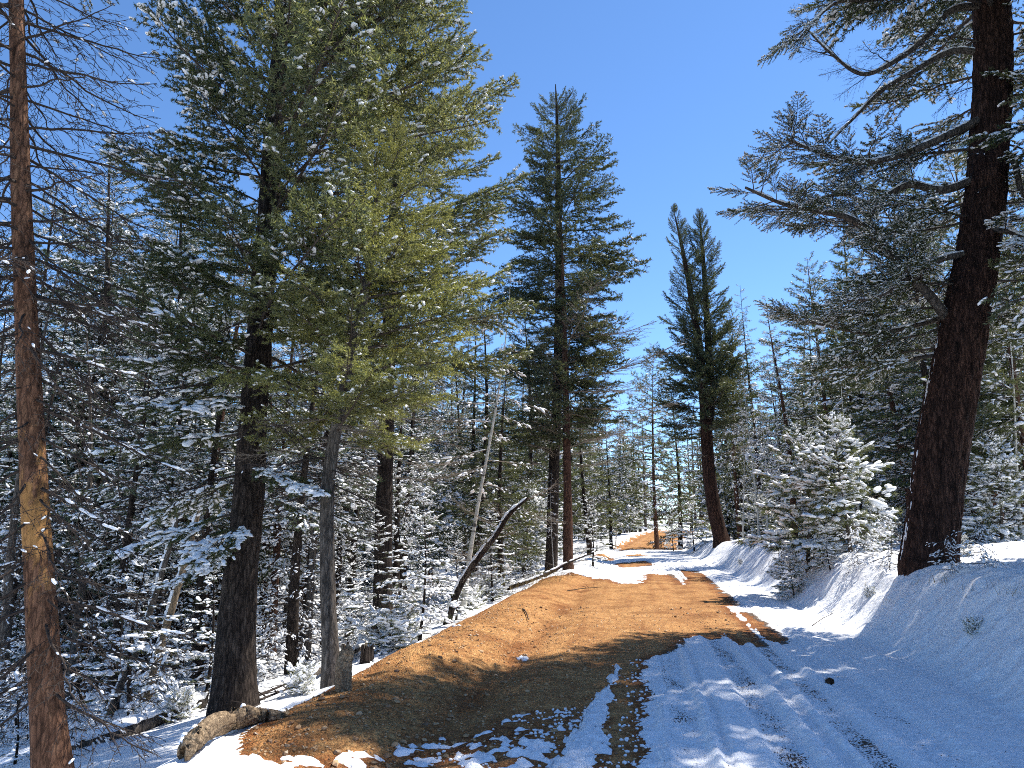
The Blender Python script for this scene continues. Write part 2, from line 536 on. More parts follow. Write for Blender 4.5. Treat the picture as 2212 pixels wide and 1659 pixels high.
M['snow'] = snow_material('tree_snow', 120.0, 25.0, 0.25)
M['snow_ground'] = snow_material('ground_snow', 75.0, 16.0, 0.7, dirt=(0.10, 0.065, 0.042))
M['gravel'] = gravel_material('road_gravel')
M['soil'] = plain('forest_soil', (0.16, 0.105, 0.065), scale=12, bump=0.6)
M['aspen'] = aspen_material()
M['stone'] = needle_material('gravel_stones', (0.16, 0.08, 0.04), (0.42, 0.24, 0.11), (0.62, 0.44, 0.26), 0.0)
M['dry_grass'] = needle_material('dry_grass', (0.16, 0.11, 0.05), (0.26, 0.19, 0.09), (0.36, 0.28, 0.15), 0.3)
M['cone'] = plain('cone_scales', (0.06, 0.035, 0.022), scale=60)

# ------------------------------------------------------------------ terrain
def xc(y):
    y = np.asarray(y, float)
    return 0.10 + 0.165 * y + 0.0026 * np.clip(y - 60, 0, 60) ** 2

def height(x, y):
    """bare earth"""
    x = np.asarray(x, float); y = np.asarray(y, float)
    q = x - xc(y)
    z = 0.05 - 0.012 * np.clip(np.abs(q), 0, 3) ** 2 * 0.6
    ber = 0.20 * np.exp(-((q + 2.75) / 0.62) ** 2) * (0.75 + 0.5 * noise2(y * 0.35, y * 0 + 3.1))
    ditch = -0.07 * np.exp(-((q + 1.75) / 0.35) ** 2)
    z = z + ber + ditch
    ql = np.clip(-(q + 3.15), 0, None)
    near = 1 - 0.6 * sstep(22, 48, y)
    drop = (0.34 * sstep(0, 0.9, ql) + 0.19 * np.clip(ql - 0.4, 0, 9) + 0.02 * np.clip(ql - 9.4, 0, 60)) * near
    z = z - drop
    hb = (0.90 + 0.10 * noise2(y * 0.22 + 4.0, q * 0.0 + 1.0)) * (1 - 0.35 * sstep(28, 60, y))
    qr = q - 3.05 - 0.2 * noise2(y * 0.3, 0 * q + 8.0)
    z = z + hb * sstep(-0.1, 1.35, qr) + 0.035 * np.clip(qr - 1.35, 0, 80)
    z = z + 0.07 * fbm2(x * 0.55, y * 0.55) * sstep(3.0, 5.5, np.abs(q)) + 0.35 * noise2(x * 0.09, y * 0.09) * sstep(7, 20, np.abs(q))
    z = z + 1.45 * sstep(62, 104, y) - 0.004 * np.clip(y - 108, 0, 400)
    z = z + 0.004 * fbm2(x * 3.1, y * 3.1) * (np.abs(q) < 4)
    return z

def H(x, y):
    return float(height(np.array([x]), np.array([y]))[0])

def poly_sd(x, y, P):
    """signed distance to a polygon, positive inside"""
    P = np.asarray(P)
    d = np.full(x.shape, 1e9); ins = np.zeros(x.shape, bool)
    n = len(P)
    for i in range(n):
        a, b = P[i], P[(i + 1) % n]
        ex, ey = b - a
        wx, wy = x - a[0], y - a[1]
        t = np.clip((wx * ex + wy * ey) / (ex * ex + ey * ey + 1e-12), 0, 1)
        d = np.minimum(d, (wx - ex * t) ** 2 + (wy - ey * t) ** 2)
        c = ((a[1] > y) != (b[1] > y)) & (x < (b[0] - a[0]) * (y - a[1]) / (b[1] - a[1] + 1e-12) + a[0])
        ins ^= c
    d = np.sqrt(d)
    return np.where(ins, d, -d)

def ground_poly(pts, z=0.04):
    return np.array([on_plane(px, r, z) for px, r in pts])

DIRT = ground_poly([(330, 1800), (430, 1700), (505, 1650), (560, 1590), (625, 1530), (725, 1487), (750, 1462), (805, 1442), (872, 1398), (942, 1366), (1012, 1332),
                    (1092, 1291), (1152, 1264), (1232, 1242), (1292, 1246), (1340, 1260), (1385, 1262), (1395, 1242), (1440, 1240), (1478, 1262),
                    (1492, 1236), (1518, 1238), (1548, 1272), (1585, 1302), (1570, 1312), (1590, 1330), (1625, 1372), (1640, 1395), (1600, 1392), (1570, 1368), (1540, 1380),
                    (1500, 1370), (1470, 1384), (1440, 1416), (1392, 1422), (1386, 1500), (1372, 1600), (1362, 1680), (1350, 1800)])
DIRT2 = ground_poly([(1604, 1322), (1642, 1343), (1695, 1384), (1690, 1392), (1662, 1386), (1618, 1346)])
DIRT3 = [ground_poly(p) for p in (
    [(1330, 1217), (1390, 1212), (1412, 1220), (1380, 1226), (1340, 1228)],
    [(1470, 1232), (1500, 1233), (1515, 1243), (1480, 1246)],
    [(1270, 1205), (1310, 1200), (1330, 1208), (1290, 1212)],
    [(1350, 1199), (1385, 1197), (1395, 1201), (1360, 1203)])]
STRIP = ground_poly([(1330, 1440), (1342, 1446), (1325, 1500), (1312, 1560), (1295, 1670), (1280, 1800), (1130, 1800), (1190, 1670), (1215, 1610), (1250, 1565), (1290, 1500)])
SCAT = ground_poly([(1240, 1545), (1230, 1640), (1200, 1800), (500, 1800), (640, 1690), (850, 1650), (960, 1600), (1090, 1590), (1180, 1550)])
EDGE_L = ground_poly([(300, 1800), (390, 1690), (500, 1645), (520, 1660), (640, 1690), (600, 1800)])

def snow_depth(x, y):
    """snow lying on the ground, below zero where it has melted away; and the grit worked into it"""
    q = x - xc(y)
    n1 = fbm2(x * 1.7, y * 1.7, 4); n2 = fbm2(x * 7.0, y * 7.0, 3)
    n3 = noise2(x * 23.0, y * 23.0)
    t = 0.058 + 0.003 * n1 + 0.002 * n2
    t = t + 0.14 * sstep(2.8, 4.6, q) * (1 + 0.3 * n1) + 0.08 * sstep(3.2, 4.4, -q)
    grit = np.full(x.shape, -0.2)
    m = y < 40
    sd = np.full(x.shape, -5.0)
    sd[m] = poly_sd(x[m], y[m], DIRT)
    for P in [DIRT2] + DIRT3:
        s2 = np.full(x.shape, -5.0); mm = y < 60
        s2[mm] = poly_sd(x[mm], y[mm], P)
        sd = np.maximum(sd, s2 - 0.02)
    mel = sd + 0.05 + (0.10 * n1 + 0.06 * n2) * (1 + sstep(14, 30, y))
    # the road climbing far off is clear
    far = np.minimum(np.minimum(sstep(60, 64, y) * 4 - 2, 2.7 - np.abs(q - 0.2)), 3.0) + 0.6 * n1
    mel = np.maximum(mel, np.where(y > 55, far, -5))
    wid = 0.20 + 0.012 * np.clip(y - 10, 0, 60)
    cover = np.clip(-mel / wid, -1, 1)
    t = np.where(mel > -wid, np.minimum(t, 0.058 * np.sign(cover) * np.abs(cover) ** 1.4 - 0.001 + 0.010 * n3 * (1 - np.abs(cover)) + 0.004 * n2), t)
    # snow left on the bare side
    strip = poly_sd(x, y, STRIP) - 0.02 + 0.06 * n2 + 0.03 * n3 + 0.06 * noise2(x * 2.5, y * 2.5)
    t = np.where(strip > -0.02, np.maximum(t, np.clip(strip * 0.7, -0.03, 0.035) + 0.014 * n3 * (strip > 0)), t)
    scat = poly_sd(x, y, SCAT)
    clump = 0.55 * noise2(x * 3.1 + 5, y * 3.1) + 0.5 * noise2(x * 9.0, y * 9.0 + 7) + 0.14 * n3 - 0.30 + 0.26 * sstep(6.9, 5.7, y) + np.clip(scat * 0.2, -0.6, 0.06)
    t = np.where(scat > -0.3, np.maximum(t, np.clip(clump * 0.10, -0.04, 0.045)), t)
    el = poly_sd(x, y, EDGE_L) + 0.08 * n2
    t = np.maximum(t, np.where(el > -0.1, np.clip(el * 0.5, -0.05, 0.05), -1))
    grit = grit + 0.45 * np.clip(1 - t / 0.022, 0, 1) * (np.abs(q) < 3) * (t > -0.02)
    # wheel tracks
    fade = 1 - sstep(34, 46, y)
    tread = 0.5 + 0.5 * np.sin(y * 2 * math.pi / 0.052 + 2.2 * np.sin(q * 34.0))
    def track(qc, w, d, g, tr):
        nonlocal t, grit
        wob = 0.03 * noise2(y * 0.5, y * 0 + qc * 7)
        k = np.exp(-np.abs((q - qc - wob) / w) ** 8) * fade
        lip = np.exp(-((np.abs(q - qc - wob) - w * 1.0 - 0.055) / 0.045) ** 2) * fade * (0.7 + 0.6 * n2)
        t = np.where(t > 0, t - k * np.minimum(d, np.maximum(t - 0.004, 0)) * 0.92 + lip * 0.014 + k * tread * tr, t)
        grit = grit + k * (g + 0.16 * noise2(x * 2.3 + qc * 9, y * 1.1) + 0.10 * noise2(x * 9 + qc * 9, y * 5))
    track(-0.02, 0.05, 0.020, 0.1, 0.004)
    track(0.20, 0.15, 0.046, 0.50, 0.011)
    track(0.44, 0.035, 0.030, 0.50, 0.004)
    track(0.90, 0.14, 0.050, 0.56, 0.011)
    track(1.20, 0.05, 0.036, 0.45, 0.004)
    track(1.48, 0.12, 0.050, 0.60, 0.004)
    track(1.93, 0.17, 0.042, 0.45, 0.011)
    track(2.30, 0.04, 0.012, 0.2, 0.003)
    t = t + 0.03 * np.exp(-((q - 2.75 - 0.1 * noise2(y * .7, y * 0)) / 0.16) ** 2) * (1 + n1) * (t > 0.03)
    t = t + (0.006 * np.maximum(n3, 0) + 0.004 * noise2(x * 47, y * 47)) * (q < 2.9) * (t > 0.012)
    # slumped lumps at the foot and on the face of the bank
    t = t + 0.07 * np.clip(fbm2(x * 2.2, y * 2.2, 3), -0.2, 1) * np.exp(-((q - 3.6) / 0.55) ** 2)
    t = t + 0.012 * n2 * sstep(2.6, 3.6, q)
    # footprints and fallen lumps pit the bank
    pit = noise2(x * 4.3 + 11, y * 4.3); t = t - 0.05 * sstep(0.4, 0.7, pit) * sstep(2.4, 3.2, q) * sstep(7.0, 5.0, q)
    t = t + 0.02 * noise2(x * 5.1, y * 5.1 + 3) * sstep(2.9, 3.4, q) * sstep(5.0, 4.0, q)
    grit = grit - 0.02 * n1
    return t, grit

def graded(parts):
    out = []
    for a, b, s0, s1 in parts:
        p = a
        while p < b - 1e-6:
            out.append(p)
            f = (p - a) / (b - a)
            p += s0 * (s1 / s0) ** f
    out.append(parts[-1][1])
    return np.array(out)

def sheet(name, qs, ys, zfun, material, attr=None, keep=None):
    Q, Y = np.meshgrid(qs, ys)
    X = Q + xc(Y) * np.exp(-np.clip(np.abs(Q) - 60, 0, None) / 80)
    z, a = zfun(X.ravel(), Y.ravel())
    V = np.stack([X.ravel(), Y.ravel(), z], 1)
    nr, nc = Q.shape
    i = (np.arange(nr - 1)[:, None] * nc + np.arange(nc - 1)[None, :]).ravel()
    F = np.stack([i, i + 1, i + nc + 1, i + nc], 1)
    if keep is not None:
        k = keep(X.ravel(), Y.ravel(), z)
        F = F[k[F].any(1)]
        used = np.zeros(len(V), bool); used[F.ravel()] = True
        idx = np.cumsum(used) - 1
        V = V[used]; F = idx[F]
        if a is not None:
            a = a[used]
    me = bpy.data.meshes.new(name)
    nf = len(F)
    me.vertices.add(len(V)); me.loops.add(nf * 4); me.polygons.add(nf)
    me.vertices.foreach_set('co', V.astype(np.float32).ravel())
    me.loops.foreach_set('vertex_index', F.astype(np.int32).ravel())
    me.polygons.foreach_set('loop_start', np.arange(0, nf * 4, 4, dtype=np.int32))
    me.polygons.foreach_set('loop_total', np.full(nf, 4, np.int32))
    me.polygons.foreach_set('use_smooth', np.ones(nf, bool))
    me.update(calc_edges=True)
    if a is not None:
        at_ = me.attributes.new(attr, 'FLOAT', 'POINT')
        at_.data.foreach_set('value', a.astype(np.float32))
    me.materials.append(material)
    return link(name, me, kind='structure')

def soil_z(x, y):
    q = x - xc(y)
    return height(x, y) - 0.10 * (1 - sstep(3.7, 4.3, np.abs(q + 0.15))), None
sheet('ground', graded([(-700, -40, 90, 8), (-40, -8, 3, 0.5), (-8, 10, 0.22, 0.22), (10, 40, 0.5, 3), (40, 700, 8, 90)]),
      graded([(-6, 4, 1.0, 0.4), (4, 40, 0.25, 0.6), (40, 160, 0.8, 6), (160, 1500, 12, 160)]), soil_z, M['soil'])

def road_z(x, y, wet=False):
    q = x - xc(y)
    f = sstep(3.75, 4.1, np.abs(q + 0.1))
    rut = -0.018 * (np.exp(-((q + 0.75) / 0.22) ** 2) + np.exp(-((q - 0.75) / 0.25) ** 2))
    n = fbm2(x * 5.0, y * 5.0, 3)
    loose = np.exp(-((q + 2.4) / 0.8) ** 2)
    z = height(x, y) + rut + (0.010 + 0.016 * loose) * n - 0.12 * f
    clod = fbm2(x * 1.1 + 3, y * 0.5, 3)
    moist = 0.75 * np.exp(-((q + 1.75 + 0.2 * clod) / 0.22) ** 2) * sstep(-0.25, 0.5, clod + 0.3) + 0.45 * np.exp(-((q - 1.0) / 0.9) ** 2) * sstep(-0.1, 0.6, clod)
    z = z + 0.035 * moist * np.abs(n)
    if wet:
        td = snow_depth(x, y)[0]
        moist = np.maximum(moist, 0.9 * np.clip(1 + (td + 0.012) / 0.045, 0, 1) * (y < 45))
        lot = fbm2(x * 0.9 + 40, y * 0.9, 4); moist = np.maximum(moist, 0.6 * sstep(0.25, 0.7, lot) * sstep(-1.5, -2.2, q))
        # faint lines pressed along the road by wheels
        moist = np.maximum(moist, 0.35 * sstep(0.1, 0.5, noise2(q * 4.0, y * 0.25)) * (q > -1.6))
    return z, np.clip(moist, 0, 1)
sheet('road', graded([(-4.1, 4.1, 0.045, 0.045)]), graded([(3.5, 12, 0.035, 0.06), (12, 40, 0.06, 0.3), (40, 150, 0.4, 2.5)]), lambda x, y: road_z(x, y, True), M['gravel'], 'moist')

def snow_z(x, y):
    t, g = snow_depth(x, y)
    q = x - xc(y)
    base = np.where(np.abs(q + 0.1) < 3.9, road_z(x, y)[0] + 0.12 * sstep(3.75, 4.1, np.abs(q + 0.1)), height(x, y))
    smooth = height(x, y)
    z = np.where(t > 0.02, smooth * 0.7 + base * 0.3 + t, base + t)
    # drifts deep in the wood
    z = z + 0.10 * np.clip(fbm2(x * 0.8 + 9, y * 0.8, 3), -0.3, 1) * sstep(5, 8, np.abs(q))
    return z, g
def snow_keep(x, y, z):
    b = height(x, y)
    return z > b - 0.03
sheet('snow_cover', graded([(-600, -40, 90, 6), (-40, -8, 2.5, 0.16), (-8, -3.4, 0.11, 0.05), (-3.4, -0.7, 0.034, 0.026), (-0.7, 2.3, 0.02, 0.02), (2.3, 7, 0.035, 0.09), (7, 40, 0.12, 2.5), (40, 600, 6, 90)]),
      graded([(-4, 4.4, 0.6, 0.3), (4.4, 8.0, 0.019, 0.021), (8.0, 13, 0.022, 0.045), (13, 36, 0.045, 0.2), (36, 150, 0.25, 4), (150, 1300, 10, 150)]), snow_z, M['snow_ground'], 'grit', snow_keep)

def snow_top(x, y):
    a = np.array([float(x)]); b = np.array([float(y)])
    return max(float(snow_z(a, b)[0][0]), float(height(a, b)[0]))

# ------------------------------------------------------------------ boughs
def needles(geo, P0, P1, dens, nl, nw, mat_i, r, fwd=(0.35, 0.85), up=0.75, u_from=0.0):
    ln = np.linalg.norm(P1 - P0, axis=1)
    cnt = np.floor(dens * ln + r.random(len(ln))).astype(int)
    idx = np.repeat(np.arange(len(ln)), cnt)
    n = len(idx)
    if n == 0:
        return
    d, s, u = frames(P1 - P0)
    d, s, u = d[idx], s[idx], u[idx]
    t = u_from + (1 - u_from) * r.random(n)
    base = P0[idx] + (P1 - P0)[idx] * t[:, None]
    ph = r.uniform(0, 2 * math.pi, n)
    rad = np.cos(ph)[:, None] * s + (np.sin(ph) * up + 0.12)[:, None] * u
    di = norm(d * r.uniform(fwd[0], fwd[1], n)[:, None] + rad)
    side = norm(np.cross(di, r.normal(size=(n, 3))))
    l = nl * r.uniform(0.7, 1.25, n)[:, None]; w = nw * r.uniform(0.7, 1.2, n)[:, None] * 0.5
    V = np.stack([base + side * w, base - side * w, base + di * l], 1).reshape(-1, 3)
    geo.add(V, np.arange(3 * n).reshape(-1, 3), mat_i, False)

def make_bough(seed, L=2.4, ns=34, sec=0.42, ang=58, ter_sp=0.075, ter=0.17, dens=110, nl=0.042, nw=0.009, droop=0.10, tip=0.10,
               bare=0.14, wr=0.022, ter_wood=True, twr=1.0, hang=0.0, sides=5, snow=1.0, snow_r=0.05, snow_sub=1, axis_r=None, thr=0.0, foliage=True, zj=0.12, tuft=0.0, wig=0.05, seg3=4):
    """one bough along +X: (wood and needles, snow)"""
    r = np.random.default_rng(seed)
    g = Geo(); gs = Geo()
    t = np.linspace(0, 1, 12)
    wy = np.cumsum(r.normal(0, wig * 0.35, 12)) * L * 0.25; wy -= wy[0]
    wz = np.cumsum(r.normal(0, wig * 0.25, 12)) * L * 0.2; wz -= wz[0]
    A = np.stack([L * t, wy, -droop * L * t ** 2 + tip * L * t ** 4 + wz], 1)
    tube(g, A, wr * (1 - 0.88 * t) + 0.002, sides, 0, cap=False)
    S0, S1, SR = [], [], []          # twig segments that carry needles
    W0, W1, R0, R1 = [], [], [], []  # twig wood
    for i in range(ns):
        f = bare + (0.985 - bare) * (i + r.uniform(0, 0.8)) / ns
        k = min(int(f * 11), 10); o = A[k] + (A[k + 1] - A[k]) * (f * 11 - k)
        T = norm(A[k + 1] - A[k])
        sgn = 1 if i % 2 == 0 else -1
        a = math.radians(ang * r.uniform(0.72, 1.2))
        ln = sec * L * (1 - f) ** 0.7 * min(1, 0.35 + (f - bare) / 0.28) * r.uniform(0.65, 1.15) + 0.05 * L
        lat = np.array((-T[1], T[0], 0.0)) * sgn
        D = math.cos(a) * T + math.sin(a) * lat + np.array((0, 0, r.normal(0, zj) - hang))
        D = norm(D)
        kk = seg3
        uu = np.linspace(0, 1, kk + 1)[:, None]
        bend = norm(T)[None] * (uu ** 2) * ln * 0.22 + np.array((0, 0, -1.0))[None] * uu ** 2 * ln * (0.10 + hang * 0.5) + np.cumsum(r.normal(0, 0.02 * ln, (kk + 1, 3)), 0) * (uu > 0)
        B = o + D * uu * ln * 0.9 + bend
        W0.append(B[:-1]); W1.append(B[1:])
        rr = wr * 0.36 * (ln / (sec * L)) ** 0.5
        R0.append(np.maximum(rr * (1 - uu[:-1, 0] * 0.8), 0.0018 * twr)); R1.append(np.maximum(rr * (1 - uu[1:, 0] * 0.8), 0.0015 * twr))
        S0.append(B[1:-1]); S1.append(B[2:]);
        nt_ = int(ln / ter_sp)
        if nt_ > 0:
            ft = (np.arange(nt_) + r.random(nt_) * 0.7 + 0.5) / (nt_ + 0.5)
            ft = np.clip(0.08 + 0.92 * ft, 0, 0.99)
            kq = np.minimum((ft * kk).astype(int), kk - 1)
            po = B[kq] + (B[kq + 1] - B[kq]) * (ft * kk - kq)[:, None]
            Td = norm(B[kq + 1] - B[kq])
            sg = np.where(np.arange(nt_) % 2 == 0, 1.0, -1.0)
            la = np.stack([-Td[:, 1], Td[:, 0], 0 * Td[:, 0]], 1) * sg[:, None]
            aa = np.radians(55 * r.uniform(0.7, 1.25, nt_))
            dd = norm(np.cos(aa)[:, None] * Td + np.sin(aa)[:, None] * la + np.stack([0 * aa, 0 * aa, r.normal(0, zj * 1.6, nt_) - hang], 1))
            tl = ter * (1 - 0.6 * ft) * r.uniform(0.5, 1.25, nt_) * (0.5 + 0.5 * ln / (sec * L))
            pe = po + dd * tl[:, None]
            S0.append(po); S1.append(pe)
            if ter_wood:
                W0.append(po); W1.append(pe); R0.append(np.full(nt_, 0.0026 * twr)); R1.append(np.full(nt_, 0.0012 * twr))
    S0 = np.concatenate(S0); S1 = np.concatenate(S1)
    # the leading end of the bough is leafy too
    S0 = np.concatenate([S0, A[8:11]]); S1 = np.concatenate([S1, A[9:12]])
    segs(g, np.concatenate(W0), np.concatenate(W1), np.concatenate(R0), np.concatenate(R1), 3, 0)
    if foliage:
        if tuft > 0:
            needles(g, S0, S1, dens, nl, nw, 1, r, fwd=(0.5, 1.3), up=0.95, u_from=tuft)
        else:
            needles(g, S0, S1, dens, nl, nw, 1, r)
    if snow > 0:
        mid = (S0 + S1) / 2
        cl = noise3(mid / (0.34 * L / 2.4 + 0.05) + seed * 5.1) + 0.25 * r.normal(size=len(mid))
        pick = np.where((cl > thr))[0]
        r.shuffle(pick)
        pick = pick[:int(len(pick) * min(1, snow))]
        P = mid[pick] + (S1 - S0)[pick] * r.uniform(-0.3, 0.45, (len(pick), 1))
        sc = snow_r * r.uniform(0.6, 1.5, len(pick)) * (1 + 0.5 * np.clip(cl[pick], 0, 1))
        P[:, 2] += 0.012 + sc * 0.10
        blobs(gs, P, (S1 - S0)[pick], sc * r.uniform(1.0, 1.9, len(pick)), sc * r.uniform(0.6, 0.95, len(pick)), sc * r.uniform(0.4, 0.65, len(pick)), snow_sub, 0, r, jit=0.2)
        # a line of snow along the bough itself
        m = int(10 * snow * (L / 2.4))
        if m:
            f = r.uniform(0.05, 0.9, m); k = np.minimum((f * 11).astype(int), 10)
            C = A[k] + (A[k + 1] - A[k]) * (f * 11 - k)[:, None]; C[:, 2] += wr * (1 - f)
            ar = axis_r or snow_r
            blobs(gs, C, A[k + 1] - A[k], ar * r.uniform(1.2, 2.6, m), ar * 0.55, ar * 0.55, snow_sub, 0, r)
    return g, gs

BO = {}   # kind -> list of (mesh, snow mesh, length)
def bough_kind(key, n, needle, wood='twig', **kw):
    BO[key] = []
    for i in range(n):
        g, gs = make_bough(hash(key) % 1000 if False else sum(map(ord, key)) * 7 + i, **kw)
        BO[key].append((g.mesh('bough_' + key, [M[wood], M[needle]] if needle else [M[wood]]),
                        gs.mesh('bough_snow_' + key, M['snow']) if gs.v else None, kw.get('L', 2.4)))

# near trees
near = dict(L=2.4, ns=38, dens=185, nl=0.05, nw=0.014, ter_sp=0.075, zj=0.26)
bough_kind('fir', 4, 'fir_olive', **near, snow=0.30, thr=0.15, snow_r=0.025)
bough_kind('fir_young', 4, 'fir_bright', **near, snow=0.22, thr=0.2, snow_r=0.026)
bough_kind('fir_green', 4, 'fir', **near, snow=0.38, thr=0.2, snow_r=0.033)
bough_kind('fir_snow', 4, 'fir', **dict(near, zj=0.14), snow=0.8, thr=0.0, snow_r=0.05, droop=0.22)
bough_kind('dead', 4, None, wood='twig_dark', L=1.6, ns=18, sec=0.5, ang=50, ter_sp=0.10, ter=0.16, foliage=False, hang=0.25, wr=0.016, snow=0.10, thr=0.2, snow_r=0.016, zj=0.3, droop=0.15, tip=0.12, wig=0.14, twr=2.0)
bough_kind('dead_snow', 2, None, wood='twig_dark', L=1.6, ns=16, sec=0.5, ang=50, ter_sp=0.10, ter=0.16, foliage=False, hang=0.2, wr=0.02, snow=0.9, thr=0.3, snow_r=0.010, axis_r=0.036, zj=0.3, droop=0.15, tip=0.12, wig=0.14, twr=2.0)
bough_kind('bare', 3, None, L=2.8, ns=26, sec=0.45, ang=45, ter_sp=0.12, ter=0.22, foliage=False, hang=0.02, wr=0.02, snow=0.05, thr=0.3, snow_r=0.02, zj=0.2, droop=0.06, tip=0.16, wig=0.12, wood='twig_pale', twr=2.2)
bough_kind('old', 4, 'fir', L=2.8, ns=30, sec=0.42, ang=52, ter_sp=0.075, ter=0.17, dens=170, nl=0.05, nw=0.014, bare=0.20, wr=0.030, snow=0.8, thr=-0.1, snow_r=0.028, zj=0.2, droop=0.10, tip=0.12, wig=0.16)
bough_kind('pine', 4, 'pine', L=1.2, ns=11, sec=0.5, ang=48, ter_sp=0.12, ter=0.16, dens=130, nl=0.10, nw=0.008, bare=0.15, wr=0.012, tuft=0.35, snow=0.9, thr=-0.15, snow_r=0.05, zj=0.2, droop=0.06, tip=0.14)
# trees some way off: coarser needles
midk = dict(L=2.8, ns=28, ter_sp=0.14, ter=0.26, dens=62, nl=0.11, nw=0.032, zj=0.28, ter_wood=False, wr=0.028, snow_sub=0, seg3=3)
bough_kind('mid_dark', 4, 'fir_dark', **midk, snow=0.06, thr=0.3, snow_r=0.05, droop=0.08, tip=0.14)
bough_kind('mid_up', 4, 'fir_dark', **dict(midk, ang=42), snow=0.03, thr=0.3, snow_r=0.05, droop=-0.05, tip=0.08)

def bough_rot(az, pitch, roll=0.0):
    """local +X to the compass angle az (0 = +X, counter-clockwise), raised by pitch"""
    return (Matrix.Rotation(az, 3, 'Z') @ Matrix.Rotation(-pitch, 3, 'Y') @ Matrix.Rotation(roll, 3, 'X')).to_euler()

def add_bough(root, kind, p, az, pitch, length, r, name='branch', snow=True, roll=None):
    me, sm, L0 = BO[kind][int(r.integers(len(BO[kind])))]
    s = length / L0
    o = link(name, me, root, p, bough_rot(az, pitch, r.normal(0, 0.25) if roll is None else roll), (s, s * (1 if r.random() < 0.5 else -1) * r.uniform(0.85, 1.15), s))
    if snow and sm is not None:
        link('snow', sm, o, kind='stuff')
    return o

class Tree:
    """a tree set out on its own: trunk along given points, boughs as parts"""
    def __init__(self, name, label, cat, pts, radii, bark, seed, sides=18, bump=0.012, n=70, flare=0.35, group=None, lobes=0.12, fine=0.0, freq=(9.0, 1.6)):
        self.r = np.random.default_rng(seed)
        pts = np.asarray(pts, float)
        self.base = pts[0].copy()
        self.base[2] = snow_top(pts[0][0], pts[0][1]) - 0.05
        pts[0][2] = self.base[2]
        self.root = thing(name, label, cat, tuple(self.base), group)
        P = spline(pts - self.base, n)
        lz = np.linalg.norm(np.diff(pts, axis=0), axis=1); s = np.concatenate([[0], np.cumsum(lz)])
        tt = np.linspace(0, len(pts) - 1, n)
        R = np.interp(tt, np.arange(len(pts)), radii)
        hgt = P[:, 2] - P[0, 2]
        R = R * (1 + flare * np.exp(-hgt / 0.28))
        P[0, 2] -= 0.35
        self.P, self.R = P, R
        g = Geo()
        tube(g, P, R, sides, 0, bump, seed, True, freq, lobes, fine)
        self.trunk = link('trunk', g.mesh(name + '_trunk', M[bark]), self.root)
    def point(self, z):
        """trunk axis at height z above the base"""
        return np.array([np.interp(z, self.P[:, 2], self.P[:, k]) for k in range(3)]), float(np.interp(z, self.P[:, 2], self.R))
    def whorls(self, z0, z1, n, length, pitch, kind, az0=None, name='branch', jit=0.35, skip=None):
        r = self.r
        a = r.uniform(0, 6.28)
        for i in range(n):
            z = z0 + (z1 - z0) * (i + r.random()) / n
            a += 2.399 + r.normal(0, jit)
            p, rad = self.point(z)
            L = length(z, a) * r.uniform(0.75, 1.18)
            if L < 0.12 or (skip and skip(z, a)):
                continue
            k = kind(z, a) if callable(kind) else kind
            pi = pitch(z) if callable(pitch) else pitch
            add_bough(self.root, k, tuple(p + np.array((math.cos(a), math.sin(a), 0)) * rad * 0.6), a, pi + r.normal(0, 0.13), L, r, name)

def lerp(*pts):
    xs = [p[0] for p in pts]; ys = [p[1] for p in pts]
    return lambda v: float(np.interp(v, xs, ys))

def trunk_pts(pix, Y, dY=0.0):
    return [at(px, row, Y + dY * i / (len(pix) - 1)) for i, (px, row) in enumerate(pix)]

PI = math.pi
# ------------------------------------------------------------------ the trees nearest the road
# stripped pine at the far left
T = Tree('stripped_pine', 'half-dead pine with a peeled orange patch and bare drooping twigs, leftmost trunk', 'tree',
         trunk_pts([(120, 1741), (101, 1500), (83, 1200), (72, 1000), (62, 800), (49, 500), (42, 300), (35, 0), (28, -300), (24, -560)], 6.6),
         [.148, .124, .110, .104, .094, .082, .074, .06, .04, .015], 'bark_strip', 21, sides=28, bump=0.006, n=110, flare=0.15)
T.whorls(0.7, 4.8, 64, lambda z, a: 1.1, lambda z: -0.35, 'dead', name='branch')
T.whorls(4.0, 7.4, 70, lambda z, a: 1.25, lambda z: -0.12, 'dead')
T.whorls(7.2, 9.6, 16, lambda z, a: 1.1, lambda z: 0.1, lambda z, a: 'old' if (int(z * 7) % 3) else 'dead')

for z, az, L_, p_ in ((1.6, 0.2, 1.3, -.25), (2.5, 5.9, 1.2, -.3), (3.2, 0.5, 1.5, -.35), (3.7, 6.0, 1.3, -.2), (4.2, 0.1, 1.2, -.2), (2.9, 3.6, 1.0, -.2), (1.9, 3.3, 1.0, -.3)):
    p0, rad = T.point(z)
    add_bough(T.root, 'dead_snow', tuple(p0), az, p_, L_, T.r)

# the big fir on the left
T = Tree('douglas_fir', 'big fir with dense yellow-green boughs towering over the left of the road', 'tree',
         trunk_pts([(503, 1545), (515, 1300), (535, 1100), (548, 900), (560, 700), (578, 480), (592, 280), (605, 80), (615, -150), (622, -450), (628, -800)], 9.5),
         [.215, .195, .172, .155, .142, .125, .11, .09, .07, .045, .012], 'bark_dark', 22, sides=52, bump=0.022, n=190, flare=0.45, fine=0.005)
def fir_len(z, a):
    right = 0.5 + 0.5 * math.cos(a - 0.2)
    return float(np.interp(z, [2.0, 3.5, 5.0, 7.0, 9.5, 12.0, 14.6], [1.7, 2.0, 2.3, 2.5, 2.2, 1.4, 0.3])) * (0.78 + 0.42 * right)
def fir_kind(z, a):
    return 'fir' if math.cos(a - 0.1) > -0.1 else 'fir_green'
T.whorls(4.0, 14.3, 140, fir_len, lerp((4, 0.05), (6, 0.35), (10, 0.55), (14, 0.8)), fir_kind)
T.whorls(2.6, 5.0, 12, lambda z, a: 1.5, lambda z: -0.15, 'dead')
